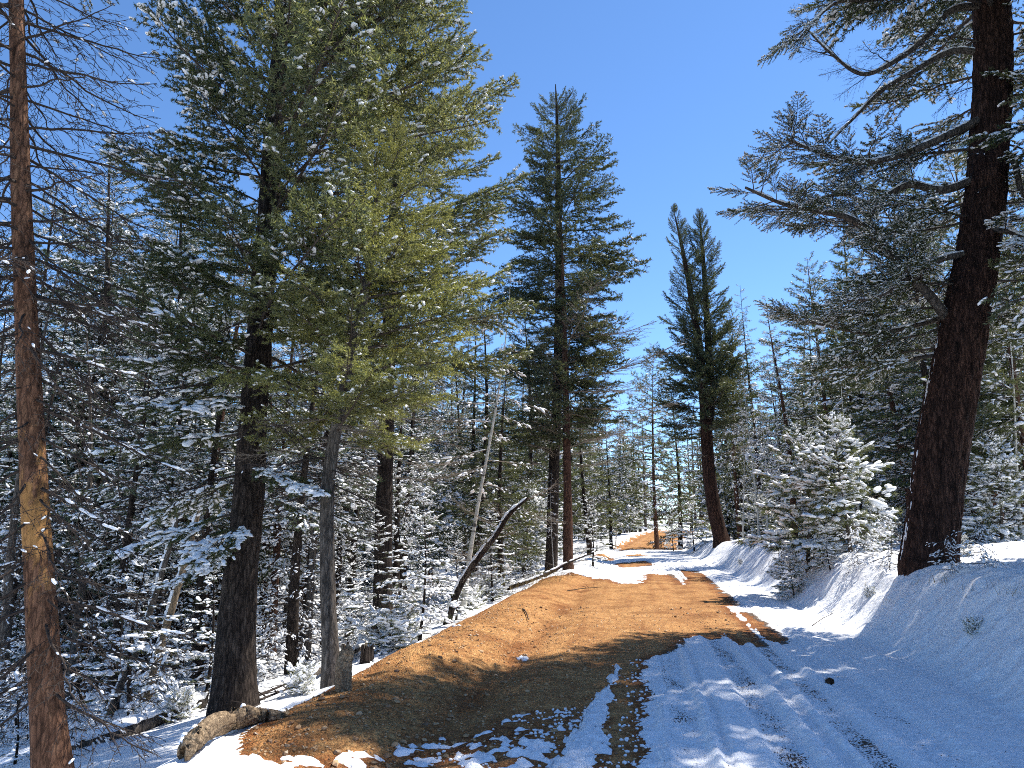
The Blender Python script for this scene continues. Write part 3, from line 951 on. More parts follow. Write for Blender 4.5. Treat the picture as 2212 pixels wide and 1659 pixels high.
for z, az, L, p in ((2.75, 2.75, 1.7, -0.18), (3.3, 3.2, 1.9, -0.02), (3.75, 2.9, 1.7, 0.10), (2.35, 3.5, 1.5, -0.2), (2.2, 4.6, 1.3, -0.2), (2.9, 5.6, 1.5, -0.15), (3.6, 4.2, 1.7, 0.0), (4.1, 3.6, 1.8, 0.1), (2.5, 0.2, 1.2, -0.1), (1.9, 3.9, 1.0, -0.3)):
    p0, rad = T.point(z)
    add_bough(T.root, 'fir_snow', tuple(p0), az, p, L, T.r, roll=0.0)

# slim bent fir beside it
T = Tree('young_fir', 'slim bent fir with bright yellow-green crown at the edge of the gravel', 'tree',
         trunk_pts([(718, 1488), (709, 1300), (706, 1100), (717, 980), (738, 870), (757, 770), (776, 690), (800, 560), (815, 430), (822, 345)], 8.9),
         [.088, .080, .074, .068, .062, .056, .05, .036, .02, .005], 'bark_grey', 23, sides=26, bump=0.010, n=140, flare=0.5)
T.whorls(2.7, 6.5, 62, lambda z, a: float(np.interp(z, [2.6, 3.4, 4.8, 5.8, 6.6], [1.2, 1.55, 1.35, 0.85, 0.2])) * (1.1 if math.cos(a) > 0 else 0.9), lerp((2.6, 0.0), (4, 0.25), (6, 0.6)), 'fir_young')
T.whorls(1.9, 3.2, 14, lambda z, a: 1.0, lambda z: -0.1, lambda z, a: 'dead' if z < 2.6 else 'bare')

# fir behind them, its boughs reaching towards the road
T = Tree('roadside_fir', 'tall fir with ascending yellowish boughs behind the slim bent fir', 'tree',
         trunk_pts([(826, 1372), (828, 1200), (832, 1000), (838, 800), (848, 560), (858, 330), (868, 120), (876, -90), (880, -220)], 15.8),
         [.19, .175, .16, .145, .125, .10, .075, .04, .01], 'bark_dark', 24, sides=26, bump=0.012, n=110)
T.whorls(5.2, 16.3, 88, lambda z, a: float(np.interp(z, [4.5, 6.5, 9, 12, 14.5, 16.6], [2.0, 2.7, 2.7, 2.3, 1.5, 0.3])) * (1.1 if math.cos(a) > 0 else 0.62),
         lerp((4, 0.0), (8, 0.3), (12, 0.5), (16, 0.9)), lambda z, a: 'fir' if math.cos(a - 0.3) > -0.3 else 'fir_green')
T.whorls(3.0, 7.0, 26, lambda z, a: 2.0, lambda z: 0.02, 'bare')

# two spires of the wood against the sky
bough_kind('spire', 4, 'fir_blue', L=1.5, ns=24, sec=0.42, ang=55, ter_sp=0.09, ter=0.15, dens=95, nl=0.06, nw=0.020, ter_wood=False, wr=0.016, snow=0.5, thr=0.05, snow_r=0.042, zj=0.24, droop=0.14, tip=0.08, seg3=3)
def spire(px, y, toprow, seed, label):
    x = (px - 1106.0) / FPX * (y * CT - 1.6 * ST)
    b = np.array((x, y, H(x, y))); t_ = at(px, toprow, y)
    T = Tree('spruce', label, 'tree', [b, b * .6 + t_ * .4, b * .3 + t_ * .7, t_], [.15, .11, .06, .006], 'bark_dark', seed, sides=16, n=60)
    hh = t_[2] - b[2]
    T.whorls(hh * .24, hh * .995, 92, lambda z, a: float(np.interp((hh - z), [0, .5, 1.2, 2.2, 4, 7], [.18, .45, .8, 1.15, 1.5, 1.6])), lambda z: float(np.interp(hh - z, [0, 1, 3, 7], [.9, .35, .0, -.2])), 'spire')
    T.whorls(hh * .08, hh * .3, 10, lambda z, a: 1.2, -.25, 'dead')
spire(236, 17.5, 332, 55, 'spire-topped snowy spruce right of the peeled pine against the sky')
spire(392, 19.0, 372, 56, 'narrow snowy spruce tip showing between spire-topped spruce and big fir')

# the pair standing in the middle
T = Tree('tall_fir', 'tallest dark fir standing alone against the sky left of the road', 'tree',
         trunk_pts([(1190, 1222), (1197, 1000), (1205, 800), (1208, 600), (1206, 400), (1203, 250), (1200, 182)], 31.0),
         [.235, .21, .19, .165, .12, .06, .01], 'bark_dark', 25, sides=20, bump=0.015, n=110, flare=0.2)
def tall_len(z, a):
    right = math.cos(a) > 0
    base = float(np.interp(z, [7, 9, 11, 13, 15, 16.5, 18, 19.3, 20.6], [2.0, 2.6, 3.0, 3.2, 2.9, 2.6, 2.0, 1.5, 0.5]))
    return base * (1.0 if right else 0.92)
T.whorls(7.5, 20.3, 122, tall_len, lerp((7, -0.02), (12, 0.08), (16, 0.2), (18, 0.45), (20.5, 0.9)), 'mid_dark', skip=lambda z, a: z < 10.5 and math.cos(a) < 0.0 and (int(z * 31) % 3))
T.whorls(4.6, 9.0, 34, lambda z, a: 2.7, lambda z: 0.0, 'mid_dark', skip=lambda z, a: int(z * 17) % 3 == 0)
T.whorls(4.0, 10.5, 34, lambda z, a: 3.1 if math.cos(a) > 0 else 2.2, lambda z: 0.08, 'bare')
T2 = Tree('slender_fir', 'slender red-barked fir standing close in front of the tallest dark fir', 'tree',
          trunk_pts([(1228, 1238), (1225, 1000), (1221, 800), (1217, 640), (1214, 520)], 29.0),
          [.175, .145, .115, .07, .02], 'bark_red', 26, sides=20, bump=0.014, n=90, flare=0.35)
T2.whorls(4.5, 12.5, 40, lambda z, a: float(np.interp(z, [4, 7, 10, 12.7], [2.6, 3.4, 2.2, 0.5])) * (1.15 if math.cos(a) > 0.2 else 0.6), lambda z: 0.12, 'bare')
T2.whorls(5.0, 12.5, 44, lambda z, a: float(np.interp(z, [7, 10, 12.7], [2.4, 2.2, 0.6])), lambda z: 0.15, 'mid_dark')

# the twin-topped fir right of the road
T = Tree('twin_fir', 'twin-topped dark fir with a bent trunk right of the road', 'tree',
         trunk_pts([(1560, 1176), (1545, 1110), (1534, 1040), (1527, 950), (1520, 850), (1506, 720), (1484, 590), (1468, 510), (1457, 462)], 43.0),
         [.42, .38, .35, .32, .28, .21, .13, .07, .01], 'bark_old', 27, sides=22, bump=0.02, n=110, flare=0.2)
g = Geo()
st2 = spline(np.array(trunk_pts([(1527, 950), (1536, 860), (1530, 740), (1522, 600), (1515, 510), (1510, 452)], 43.2)) - T.base, 60)
tube(g, st2, np.interp(np.linspace(0, 1, 60), [0, .4, 1], [.26, .20, .01]), 16, 0, 0.015, 3)
stem = link('stem', g.mesh('twin_stem', M['bark_dark']), T.root)
tw_len = lambda z, a: float(np.interp(z, [6.5, 9, 12, 15, 18, 20.2], [2.7, 2.6, 2.1, 1.5, 1.0, 0.3]))
T.whorls(6.2, 19.9, 95, tw_len, lerp((6, 0.05), (10, 0.45), (15, 0.75), (20, 1.1)), 'mid_up')
for i in range(85):
    f = 0.22 + 0.77 * (i + T.r.random()) / 85
    p0 = st2[int(f * 59)]
    a = i * 2.399 + T.r.normal(0, .3)
    add_bough(T.root, 'mid_up', tuple(p0), a, 0.25 + 0.75 * f + T.r.normal(0, .1), float(np.interp(f, [0.2, .5, .8, 1], [2.9, 1.9, 1.1, .3])) * T.r.uniform(.8, 1.15), T.r)
T.whorls(5.6, 10.5, 34, lambda z, a: 2.6, lambda z: 0.1, 'mid_dark')
T.whorls(4.0, 8.5, 18, lambda z, a: 2.4, lambda z: 0.0, 'bare')

# the old fir leaning on the right bank
T = Tree('old_fir', 'huge leaning fir with deeply furrowed red-brown bark on the right snowbank', 'tree',
         trunk_pts([(2008, 1252), (2016, 1120), (2036, 960), (2062, 810), (2086, 680), (2112, 550), (2130, 400), (2141, 250), (2146, 100), (2140, -40), (2132, -260), (2126, -560)], 12.4),
         [.37, .36, .36, .355, .335, .315, .30, .29, .28, .27, .20, .05], 'bark_old', 28, sides=96, bump=0.040, n=340, flare=0.12, lobes=0.07, fine=0.010, freq=(14.0, 1.1))
OLD = T
def limb(T, pix, Y0, Y1, r0, r1, seed, twigs, name='branch', kind='old', tl=(0.7, 1.3), first=0.25, up=0.35):
    """a heavy limb along a drawn path, hung with leafy boughs"""
    pts = [at(px, row, Y0 + (Y1 - Y0) * i / (len(pix) - 1)) for i, (px, row) in enumerate(pix)]
    c0 = T.point(pts[0][2] - T.base[2])[0] + T.base
    pts = [c0] + [p_ for p_ in pts[0:] if np.linalg.norm(p_ - c0) > 0.25]
    P = spline(np.array(pts) - T.base, 40)
    R = np.linspace(r0 * 1.15, r1, 40)
    g = Geo(); tube(g, P, R, 12, 0, 0.006, seed)
    o = link(name, g.mesh('limb', M['bark_grey']), T.root)
    gs = Geo(); r = np.random.default_rng(seed)
    k = r.integers(4, 38, 46); C = P[k] + np.stack([0 * k, 0 * k, R[k] * 0.85], 1)
    blobs(gs, C, P[k + 1] - P[k], r.uniform(.06, .14, 46), np.maximum(R[k] * 0.8, .025), r.uniform(.025, .04, 46), 1, 0, r)
    link('snow', gs.mesh('limb_snow', M['snow']), o, kind='stuff')
    for i in range(twigs):
        f = first + (1 - first) * (i + r.random()) / twigs
        kk = min(int(f * 39), 38)
        d = P[kk + 1] - P[kk]; az = math.atan2(d[1], d[0]) + (1 if i % 2 else -1) * r.uniform(0.3, 1.15)
        pit = math.atan2(d[2], math.hypot(d[0], d[1])) * 0.6 + r.normal(up * 0.2, 0.25)
        add_bough(T.root, kind, tuple(P[kk]), az, pit, r.uniform(*tl) * (1.15 - 0.3 * f), r, 'branch')
    return o
limb(T, [(2050, 690), (2010, 640), (1960, 590), (1890, 510), (1830, 470), (1760, 455), (1690, 440), (1610, 405)], 12.42, 11.2, .085, .018, 31, 34, tl=(.7, 1.3))
limb(T, [(2125, 370), (2040, 410), (1960, 400), (1880, 440), (1820, 420), (1740, 440)], 12.3, 12.8, .07, .014, 32, 22, tl=(.6, 1.1))
limb(T, [(2130, 240), (2030, 300), (1930, 340), (1850, 350), (1770, 330), (1700, 300)], 12.3, 11.6, .07, .012, 33, 24, tl=(.6, 1.15))
limb(T, [(2135, 120), (2060, 110), (1980, 150), (1900, 200), (1840, 260), (1790, 310)], 12.4, 13.2, .055, .010, 34, 10, tl=(.5, .9), kind='dead')
limb(T, [(2130, 20), (2060, 20), (1990, 90), (1920, 140), (1860, 160), (1800, 120), (1740, 60)], 12.4, 12.0, .06, .010, 35, 16, tl=(.6, 1.1), kind='dead')
limb(T, [(2130, -60), (2050, -50), (1960, -20), (1880, 0), (1800, 10), (1720, 90)], 12.4, 12.0, .06, .010, 36, 24, tl=(.7, 1.2))
limb(T, [(2110, 540), (2030, 560), (1960, 600), (1900, 640), (1830, 650)], 12.3, 11.8, .05, .012, 37, 18, tl=(.6, 1.1))
limb(T, [(2100, 610), (2040, 680), (1950, 710), (1870, 720), (1770, 700), (1710, 690)], 12.6, 13.4, .05, .012, 38, 24, tl=(.7, 1.2))
limb(T, [(2075, 760), (2000, 770), (1930, 780), (1850, 790), (1790, 800)], 12.8, 14.0, .045, .012, 39, 18, tl=(.7, 1.1))
limb(T, [(2140, 480), (2180, 500), (2230, 520), (2300, 510)], 12.2, 11.0, .05, .02, 40, 10, tl=(.7, 1.2), kind='fir_snow')
limb(T, [(2150, 300), (2190, 350), (2210, 420), (2260, 430)], 12.3, 12.0, .06, .02, 41, 8, tl=(.5, .9), kind='dead')
T.whorls(9.6, 16.5, 82, lambda z, a: float(np.interp(z, [9, 12, 16], [3.3, 3.0, 0.9])) * (1.2 if math.sin(a) < 0 else 0.9), lerp((9, 0.0), (15, 0.5)), 'old')
T.whorls(3.2, 7.5, 40, lambda z, a: 2.5, lambda z: -0.1, 'old', skip=lambda z, a: not (math.cos(a) < -0.1 and math.sin(a) > -0.35))
T.whorls(4.2, 9.5, 34, lambda z, a: 2.0, lambda z: -0.05, 'old', skip=lambda z, a: math.sin(a) < -0.3 and math.cos(a) < 0.2)
T.whorls(3.6, 9.0, 20, lambda z, a: 1.4, lambda z: -0.25, 'dead', skip=lambda z, a: math.sin(a) < -0.2 and z < 7)
# snow blown onto its left side
gs = Geo(); r = np.random.default_rng(3)
zz = r.uniform(0.1, 4.2, 240)
C = []
for z in zz:
    p0, rad = T.point(z); a = PI + r.normal(-0.25, 0.16); C.append(p0 + np.array((math.cos(a), math.sin(a), 0)) * rad * 0.99)
blobs(gs, np.array(C), np.tile([[0.1, 0.1, 1.0]], (240, 1)), r.uniform(.03, .09, 240), r.uniform(.02, .035, 240), r.uniform(.015, .03, 240), 1, 0, r, flat=1)
link('snow', gs.mesh('trunk_snow', M['snow']), T.root, kind='stuff')

# firs standing right of the frame, whose shade falls on the road
def side_fir(x, y, hgt, seed, label, zlow=3.2, reach=2.7, n=80):
    b = np.array((x, y, H(x, y)))
    T = Tree('side_fir', label, 'tree', [b, b + (0.1, 0, hgt * .4), b + (0.15, 0.1, hgt * .75), b + (0.1, 0.1, hgt)], [.26, .2, .11, .01], 'bark_dark', seed, sides=20, n=60)
    T.whorls(zlow, hgt - 0.2, n, lambda z, a: reach * float(np.interp(z / hgt, [0.2, 0.4, 0.7, 1.0], [1.0, 1.0, 0.72, 0.12])), lerp((zlow, -0.12), (hgt * .6, 0.2), (hgt, 0.8)), lambda z, a: 'old' if math.cos(a) < 0.3 else 'fir_snow', jit=0.3)
    return T
side_fir(10.3, 11.3, 12.5, 51, 'snow-laden fir reaching in from the right edge beside the huge leaning fir')
side_fir(9.7, 9.7, 13.5, 52, 'snow-laden fir right of the frame whose shade dapples the tyre tracks', zlow=3.0, reach=2.8, n=90)
side_fir(8.4, 7.2, 12.0, 53, 'snow-laden fir beside the camera whose shade covers the near snow', zlow=3.8, reach=2.8)

# ------------------------------------------------------------------ tree kinds for the wood around
def tree_kind(name, bark, needle, H0, r0, seed, zlow, n, prof, pitch, bo, snow_kw, dead=0, dead_z=(0.1, 0.4), twig='twig', lean=0.0, bend=0.02, nb=4):
    """trunk, crown, dead branches and snow of one kind of tree, as four shared meshes"""
    r = np.random.default_rng(seed)
    gt, gc, gd, gs = Geo(), Geo(), Geo(), Geo()
    t = np.linspace(0, 1, 26)
    ph = r.uniform(0, 6.28)
    P = np.stack([H0 * (bend * np.sin(t * 4 + ph) - bend * math.sin(ph) + lean * t), H0 * bend * (np.sin(t * 3 + ph * 2) - math.sin(ph * 2)), H0 * t], 1)
    R = r0 * (1 - 0.985 * t ** 0.8) * (1 + 0.25 * np.exp(-t * H0 / 0.3))
    P[0, 2] -= 0.5
    tube(gt, P, R, 12, 0, r0 * 0.06, seed)
    bs = [make_bough(seed * 13 + i, **bo, **snow_kw) for i in range(nb)] if n else []
    Lb = bo.get('L', 2.4)
    def place(z, a, pi, L, b, tgt):
        p0 = np.array([np.interp(z, P[:, 2], P[:, k]) for k in range(3)])
        s = L / Lb
        Mx = np.array(Matrix.Rotation(a, 3, 'Z') @ Matrix.Rotation(-pi, 3, 'Y') @ Matrix.Rotation(r.normal(0, .25), 3, 'X')) @ np.diag((s, s * r.uniform(.85, 1.15), s))
        tgt.add_geo(b[0], Mx, p0)
        if b[1].v:
            gs.add_geo(b[1], Mx, p0)
    a = 0
    for i in range(n):
        z = H0 * (zlow + (0.995 - zlow) * ((i + r.random()) / n) ** 0.9)
        a += 2.399 + r.normal(0, .35)
        place(z, a, pitch(z / H0) + r.normal(0, .12), prof(z / H0) * r.uniform(.72, 1.2), bs[i % nb], gc)
    if dead:
        db = [make_bough(seed * 17 + i, L=Lb, ns=12, sec=0.5, ang=50, ter_sp=0.22, ter=0.25, foliage=False, hang=0.22, wr=0.016, zj=0.25, snow=0.5, thr=0.05, snow_r=0.045, snow_sub=0, wig=0.15, sides=4, seg3=3) for i in range(3)]
        for i in range(dead):
            z = H0 * (dead_z[0] + (dead_z[1] - dead_z[0]) * (i + r.random()) / dead)
            a += 2.399 + r.normal(0, .4)
            place(z, a, r.normal(-0.22, .18), prof(max(z / H0, zlow)) * r.uniform(.45, 1.0), db[i % 3], gd)
    out = [('trunk', gt.mesh(name + '_trunk', M[bark]), None)]
    if n:
        out.append(('crown', gc.mesh(name + '_crown', [M[twig], M[needle]]), 'stuff'))
    if dead:
        out.append(('dead_branches', gd.mesh(name + '_dead_branches', [M[twig]]), 'stuff'))
    if gs.v:
        out.append(('snow', gs.mesh(name + '_snow', M['snow']), 'stuff'))
    return dict(parts=out, H=H0)

cone = lambda lo, hi, L: (lambda f: L * float(np.interp(f, [lo, lo + .12, hi, 1.0], [.75, 1.0, .5, .16])))
bo_m = dict(L=1.8, ns=16, ter_sp=0.17, ter=0.26, dens=40, nl=0.11, nw=0.030, zj=0.26, ter_wood=False, wr=0.02, sides=4, seg3=3)
hv = dict(snow=0.62, thr=-0.02, snow_r=0.058, snow_sub=0)
md = dict(snow=0.45, thr=0.03, snow_r=0.058, snow_sub=0)
lt = dict(snow=0.10, thr=0.25, snow_r=0.055, snow_sub=0)
KD = {}
KD['spruce_a'] = tree_kind('spruce', 'bark_dark', 'fir_blue', 10.0, .14, 61, .10, 78, cone(.1, .65, 2.05), lerp((.2, -.25), (.6, 0), (1, .6)), bo_m, hv, 20, (.06, .3))
bo_s = dict(bo_m, dens=26, ter_sp=0.2)
KD['spruce_b'] = tree_kind('spruce', 'bark_dark', 'fir_blue', 10.0, .12, 62, .34, 50, cone(.34, .72, 1.6), lerp((.3, -.2), (.7, .05), (1, .6)), bo_s, dict(md, snow=.6), 46, (.05, .55), bend=.012)
KD['spruce_c'] = tree_kind('spruce', 'bark_red', 'fir', 11.0, .16, 63, .18, 72, cone(.18, .66, 2.2), lerp((.3, -.15), (.7, .1), (1, .6)), bo_s, dict(hv, snow=.75), 34, (.06, .4), lean=.02)
KD['spruce_top'] = tree_kind('spruce', 'bark_dark', 'fir_blue', 10.0, .14, 75, .12, 112, lambda f: float(np.interp(f, [.1, .3, .65, .85, 1], [1.6, 1.9, 1.45, .95, .2])), lerp((.2, -.2), (.6, 0), (.85, .3), (1, .9)), dict(bo_m, dens=46), dict(hv, snow=.42, snow_r=.06), 24, (.05, .3), bend=.008)
KD['fir_a'] = tree_kind('fir', 'bark_dark', 'fir', 12.0, .17, 64, .16, 74, cone(.16, .66, 2.4), lerp((.25, -.05), (.7, .2), (1, .7)), bo_m, lt, 22, (.1, .4))
bo_p = dict(L=1.8, ns=11, sec=0.45, ang=50, ter_sp=0.2, ter=0.24, dens=70, nl=0.16, nw=0.022, ter_wood=False, wr=0.024, sides=4, tuft=0.4, seg3=3, zj=0.25)
KD['pine_a'] = tree_kind('pine', 'bark_red', 'pine', 11.0, .16, 65, .20, 60, lambda f: float(np.interp(f, [.2, .4, .75, 1], [1.7, 2.3, 1.8, .4])), lerp((.3, -.05), (.7, .3), (1, .8)), bo_p, md, 16, (.1, .4), bend=.02)
KD['far_a'] = tree_kind('far_conifer', 'bark_dark', 'pine', 12.0, .16, 66, .06, 66, cone(.06, .6, 2.6), lerp((.25, -.1), (.7, .15), (1, .6)), dict(bo_m, ns=13, dens=20, nl=0.19, nw=0.06), dict(snow=.4, thr=0.0, snow_r=.075, snow_sub=0), 14, (.06, .35))
KD['far_b'] = tree_kind('far_conifer', 'bark_dark', 'fir', 12.0, .14, 67, .12, 60, cone(.12, .65, 2.4), lerp((.25, -.1), (.7, .15), (1, .6)), dict(bo_m, ns=13, dens=20, nl=0.19, nw=0.06), dict(snow=.5, thr=0.0, snow_r=.075, snow_sub=0), 22, (.06, .42), bend=.015)
KD['sapling_a'] = tree_kind('sapling', 'bark_dark', 'fir', 3.0, .035, 68, .06, 46, cone(.06, .6, .85), lerp((0, -.15), (.6, .15), (1, .7)), dict(L=1.0, ns=15, ter_sp=0.10, ter=0.14, dens=60, nl=0.055, nw=0.012, ter_wood=False, wr=0.009, sides=4, seg3=3), dict(snow=.5, thr=-.02, snow_r=.052, snow_sub=0), 0)
KD['sapling_b'] = tree_kind('sapling', 'bark_dark', 'fir_blue', 3.0, .03, 69, .05, 40, cone(.05, .6, .75), lerp((0, -.1), (.6, .2), (1, .8)), dict(L=1.0, ns=14, ter_sp=0.11, ter=0.14, dens=55, nl=0.055, nw=0.012, ter_wood=False, wr=0.009, sides=4, seg3=3), dict(snow=.55, thr=0.0, snow_r=.045, snow_sub=1), 0)
KD['young_pine'] = tree_kind('young_pine', 'bark_grey', 'pine', 3.2, .045, 70, .06, 52, lambda f: float(np.interp(f, [.1, .3, .7, 1], [1.1, 1.3, .85, .25])), lerp((.1, 0), (.6, .3), (1, 1.0)), dict(L=1.1, ns=11, sec=0.45, ang=48, ter_sp=0.12, ter=0.15, dens=110, nl=0.11, nw=0.013, ter_wood=False, wr=0.012, sides=4, tuft=0.25, seg3=3, zj=0.2), dict(snow=.55, thr=-.05, snow_r=.062, snow_sub=1), 0)
KD['aspen_a'] = tree_kind('aspen', 'aspen', None, 8.0, .05, 71, .5, 0, lambda f: float(np.interp(f, [.3, .6, 1], [1.1, 1.2, .3])), lambda f: .6, dict(L=1.6), {}, 26, (.35, .98), twig='twig_pale', bend=.02)
KD['snag_a'] = tree_kind('snag', 'bark_grey', None, 8.0, .09, 72, .5, 0, lambda f: float(np.interp(f, [.1, .6, 1], [1.1, .9, .3])), lambda f: 0, dict(L=1.6), {}, 40, (.08, .98), twig='twig', bend=.02)

SX, SY, TE = math.sin(SUN_AZ), math.cos(SUN_AZ), math.tan(SUN_EL)
SUNNY = [(7.6, 17.6, 2.0), (7.0, 18.6, 2.0), (8.6, 18.0, 1.5), (8.2, 16.5, 1.2), (7.4, 20.0, 1.0), (6.5, 22.0, 0.8), (4.0, 18.0, 0.0), (4.5, 23.0, 0.0), (2.5, 14.0, 0.0), (6.0, 28.0, 0.0), (8.0, 34.0, 0.3)]
def blocks_sun(x, y, h, wide=1.9):
    for a, b, z in SUNNY:
        dx, dy = x - a, y - b
        al = dx * SX + dy * SY
        if al > 0.8 and abs(dx * SY - dy * SX) < wide and h > z - H(x, y) + al * TE + 0.5:
            return True
    return False
def plant(kind, name, x, y, hgt, label, cat='tree', group=None, lean=0.0, lean_az=0.0, rz=None, fat=1.0, z=None):
    k = KD[kind]
    s = hgt / k['H']
    root = thing(name, label, cat, (x, y, (snow_top(x, y) if z is None else z) - 0.06), group)
    R_ = Matrix.Rotation(lean_az, 3, 'Z') @ Matrix.Rotation(lean, 3, 'Y') @ Matrix.Rotation(-lean_az + (rng.uniform(0, 6.28) if rz is None else rz), 3, 'Z')
    root.rotation_euler = R_.to_euler()
    root.scale = (s * fat, s * fat, s)
    for nm, me, kd in k['parts']:
        link(nm, me, root, kind=kd)
    return root

def px_x(px, y, z=0.0):
    dep = y * CT + (z - CAM_H) * ST
    return (px - 1106.0) / FPX * dep

def plant_px(kind, name, px, y, toprow, label, **kw):
    """a tree at bearing px and distance y whose tip shows at toprow"""
    x = px_x(px, y)
    zb = snow_top(x, y)
    x = px_x(px, y, zb)
    hgt = at(px, toprow, y)[2] - zb
    return plant(kind, name, x, y, hgt, label, **kw)

# ------------------------------------------------------------------ trees one can single out in the wood
plant_px('fir_a', 'fir', 160, 27.0, 440, 'green fir top between the peeled pine and the spire-topped spruce', fat=1.1)
plant_px('fir_a', 'fir', 345, 29.0, 450, 'green fir top left of the narrow snowy spruce tip', fat=1.1)
plant_px('spruce_top', 'spruce', 120, 18.5, 400, 'snowy spruce close behind the peeled pine at the left edge')
plant_px('spruce_b', 'spruce', 425, 13.6, 560, 'red-brown straight trunk just left of the big fir', fat=1.2)
plant_px('spruce_b', 'spruce', 630, 13.0, 520, 'grey trunk standing between the big fir and the slim bent fir', fat=1.25)
plant_px('spruce_c', 'spruce', 585, 16.5, 520, 'thin trunk behind, just right of the big fir', fat=0.8)
plant_px('spruce_b', 'spruce', 243, 12.6, 600, 'dark straight trunk between the peeled pine and the leaning grey snag', fat=1.1)
plant_px('spruce_b', 'spruce', 330, 15.0, 560, 'slim dark trunk behind the leaning grey snag', fat=.9)
plant_px('spruce_a', 'spruce', 175, 15.5, 640, 'snowy spruce standing low behind the peeled pine', fat=1.0)
plant_px('sapling_a', 'fir_sapling', 905, 13.2, 1035, 'snow-tufted fir sapling on the gravel edge right of the slim fir', cat='sapling')
plant_px('sapling_a', 'fir_sapling', 815, 13.6, 1100, 'yellowish bushy fir sapling right behind the slim bent fir', cat='sapling', fat=1.3)
plant_px('sapling_b', 'fir_sapling', 985, 17.5, 1120, 'snowy fir sapling by the foot of the bent snow-lined snag', cat='sapling', fat=1.2)
plant_px('sapling_b', 'fir_sapling', 860, 18.0, 1000, 'tall snowy sapling behind the snow-tufted sapling', cat='sapling', fat=1.1)
plant_px('sapling_a', 'fir_sapling', 1065, 22.0, 1090, 'snowy sapling in the shade left of the tall pair', cat='sapling', fat=1.2)
plant_px('sapling_a', 'fir_sapling', 210, 9.6, 1500, 'low snow-buried fir sapling beside the peeled pine', cat='sapling', fat=2.0)
plant_px('sapling_b', 'fir_sapling', 30, 8.6, 1450, 'low snow-buried fir sapling in the bottom left corner', cat='sapling', fat=1.8)
plant_px('sapling_a', 'fir_sapling', 420, 14.8, 1380, 'small snowy sapling behind the red-brown trunk', cat='sapling', fat=1.8)
plant_px('sapling_b', 'fir_sapling', 1280, 33.0, 1060, 'bushy green sapling right of the slender red-barked fir', cat='sapling', fat=1.5)
plant_px('aspen_a', 'aspen', 1197, 27.5, 1010, 'thin white aspen stem in front of the tall pair', fat=.8)
plant_px('aspen_a', 'aspen', 1000, 19.0, 560, 'pale leaning aspen left of the tall pair', lean=.09, lean_az=0, fat=1.25)
# right side
plant_px('fir_a', 'fir', 1130, 40.0, 625, 'dark fir whose tip shows left of the tallest fir', fat=.95)
plant_px('pine_a', 'pine', 1420, 62.0, 745, 'small pale green pine left of the twin-topped fir', fat=.8)
plant_px('spruce_b', 'spruce', 1645, 46.0, 612, 'thin spire spruce right of the twin-topped fir', fat=.8)
plant_px('pine_a', 'pine', 1600, 50.0, 660, 'pale pine between twin-topped fir and thin spire spruce', fat=.75)
plant_px('pine_a', 'pine', 1985, 30.0, 330, 'pale green pine crown behind the huge leaning fir', fat=.9)
plant_px('pine_a', 'pine', 2160, 25.0, 260, 'pine trunk at the right edge behind the huge leaning fir', fat=.9)
plant_px('fir_a', 'fir', 2082, 21.5, 480, 'straight red trunk right behind the huge leaning fir', fat=1.5)
plant_px('spruce_c', 'spruce', 2122, 23.0, 520, 'leaning red-brown trunk in the shade near the right edge', lean=-.12, lean_az=0, fat=1.2)
plant_px('spruce_a', 'spruce', 2190, 27.0, 560, 'dark trunk with snowy sprays at the right edge', fat=1.6)
plant_px('young_pine', 'young_pine', 1838, 17.6, 898, 'tallest snow-loaded young pine on the right bank', cat='sapling', fat=1.0)
plant_px('young_pine', 'young_pine', 1745, 18.6, 935, 'broad snow-loaded young pine on the right bank, left of the tallest', cat='sapling', fat=1.15)
plant_px('young_pine', 'young_pine', 1893, 18.8, 1075, 'short snowy young pine between the tallest one and the huge fir', cat='sapling', fat=1.2)
plant_px('sapling_a', 'fir_sapling', 1795, 16.6, 1135, 'low snowy fir sapling at the feet of the young pines', cat='sapling', fat=1.5)
plant_px('sapling_b', 'fir_sapling', 1885, 16.4, 1140, 'low snowy fir sapling just left of the huge trunk', cat='sapling', fat=1.5)
plant_px('sapling_a', 'fir_sapling', 1668, 27.0, 1172, 'tiny snow-buried sapling on the bank below the aspens', cat='sapling', fat=2.0)
plant_px('young_pine', 'young_pine', 1715, 17.8, 1180, 'tiny golden young pine at the front of the pine cluster', cat='sapling', fat=1.2)
plant_px('young_pine', 'young_pine', 2085, 14.2, 1150, 'small snow-capped pine seedling just right of the huge trunk', cat='sapling', fat=1.1)
plant_px('sapling_b', 'fir_sapling', 2178, 14.6, 1150, 'small bluish fir sapling at the right edge of the bank', cat='sapling', fat=1.6)
plant_px('sapling_a', 'fir_sapling', 1500, 52.0, 1070, 'snowy bush-like sapling left of the twin-topped trunk', cat='sapling', fat=1.2)
plant_px('sapling_a', 'fir_sapling', 1455, 58.0, 1090, 'snowy sapling where the far road bends', cat='sapling', fat=1.0)
for i, (px, y, top, lb) in enumerate([(1640, 33, 760, 'left of two white aspen stems left of the young pines'), (1657, 31, 820, 'right of two white aspen stems left of the young pines'),
                                      (1605, 36, 850, 'white aspen stem just right of the twin-topped trunk'), (1770, 24, 800, 'bare aspen rising behind the young pines'),
                                      (1865, 22, 760, 'bare aspen between the young pines and the huge fir'), (1700, 29, 860, 'bare thin aspen behind the broad young pine'),
                                      (1330, 66, 960, 'thin pale aspen at the far road bend'), (1290, 58, 980, 'thin pale aspen right of the tall pair')]):
    plant_px('aspen_a', 'aspen', px, y, top, lb, group='aspens')

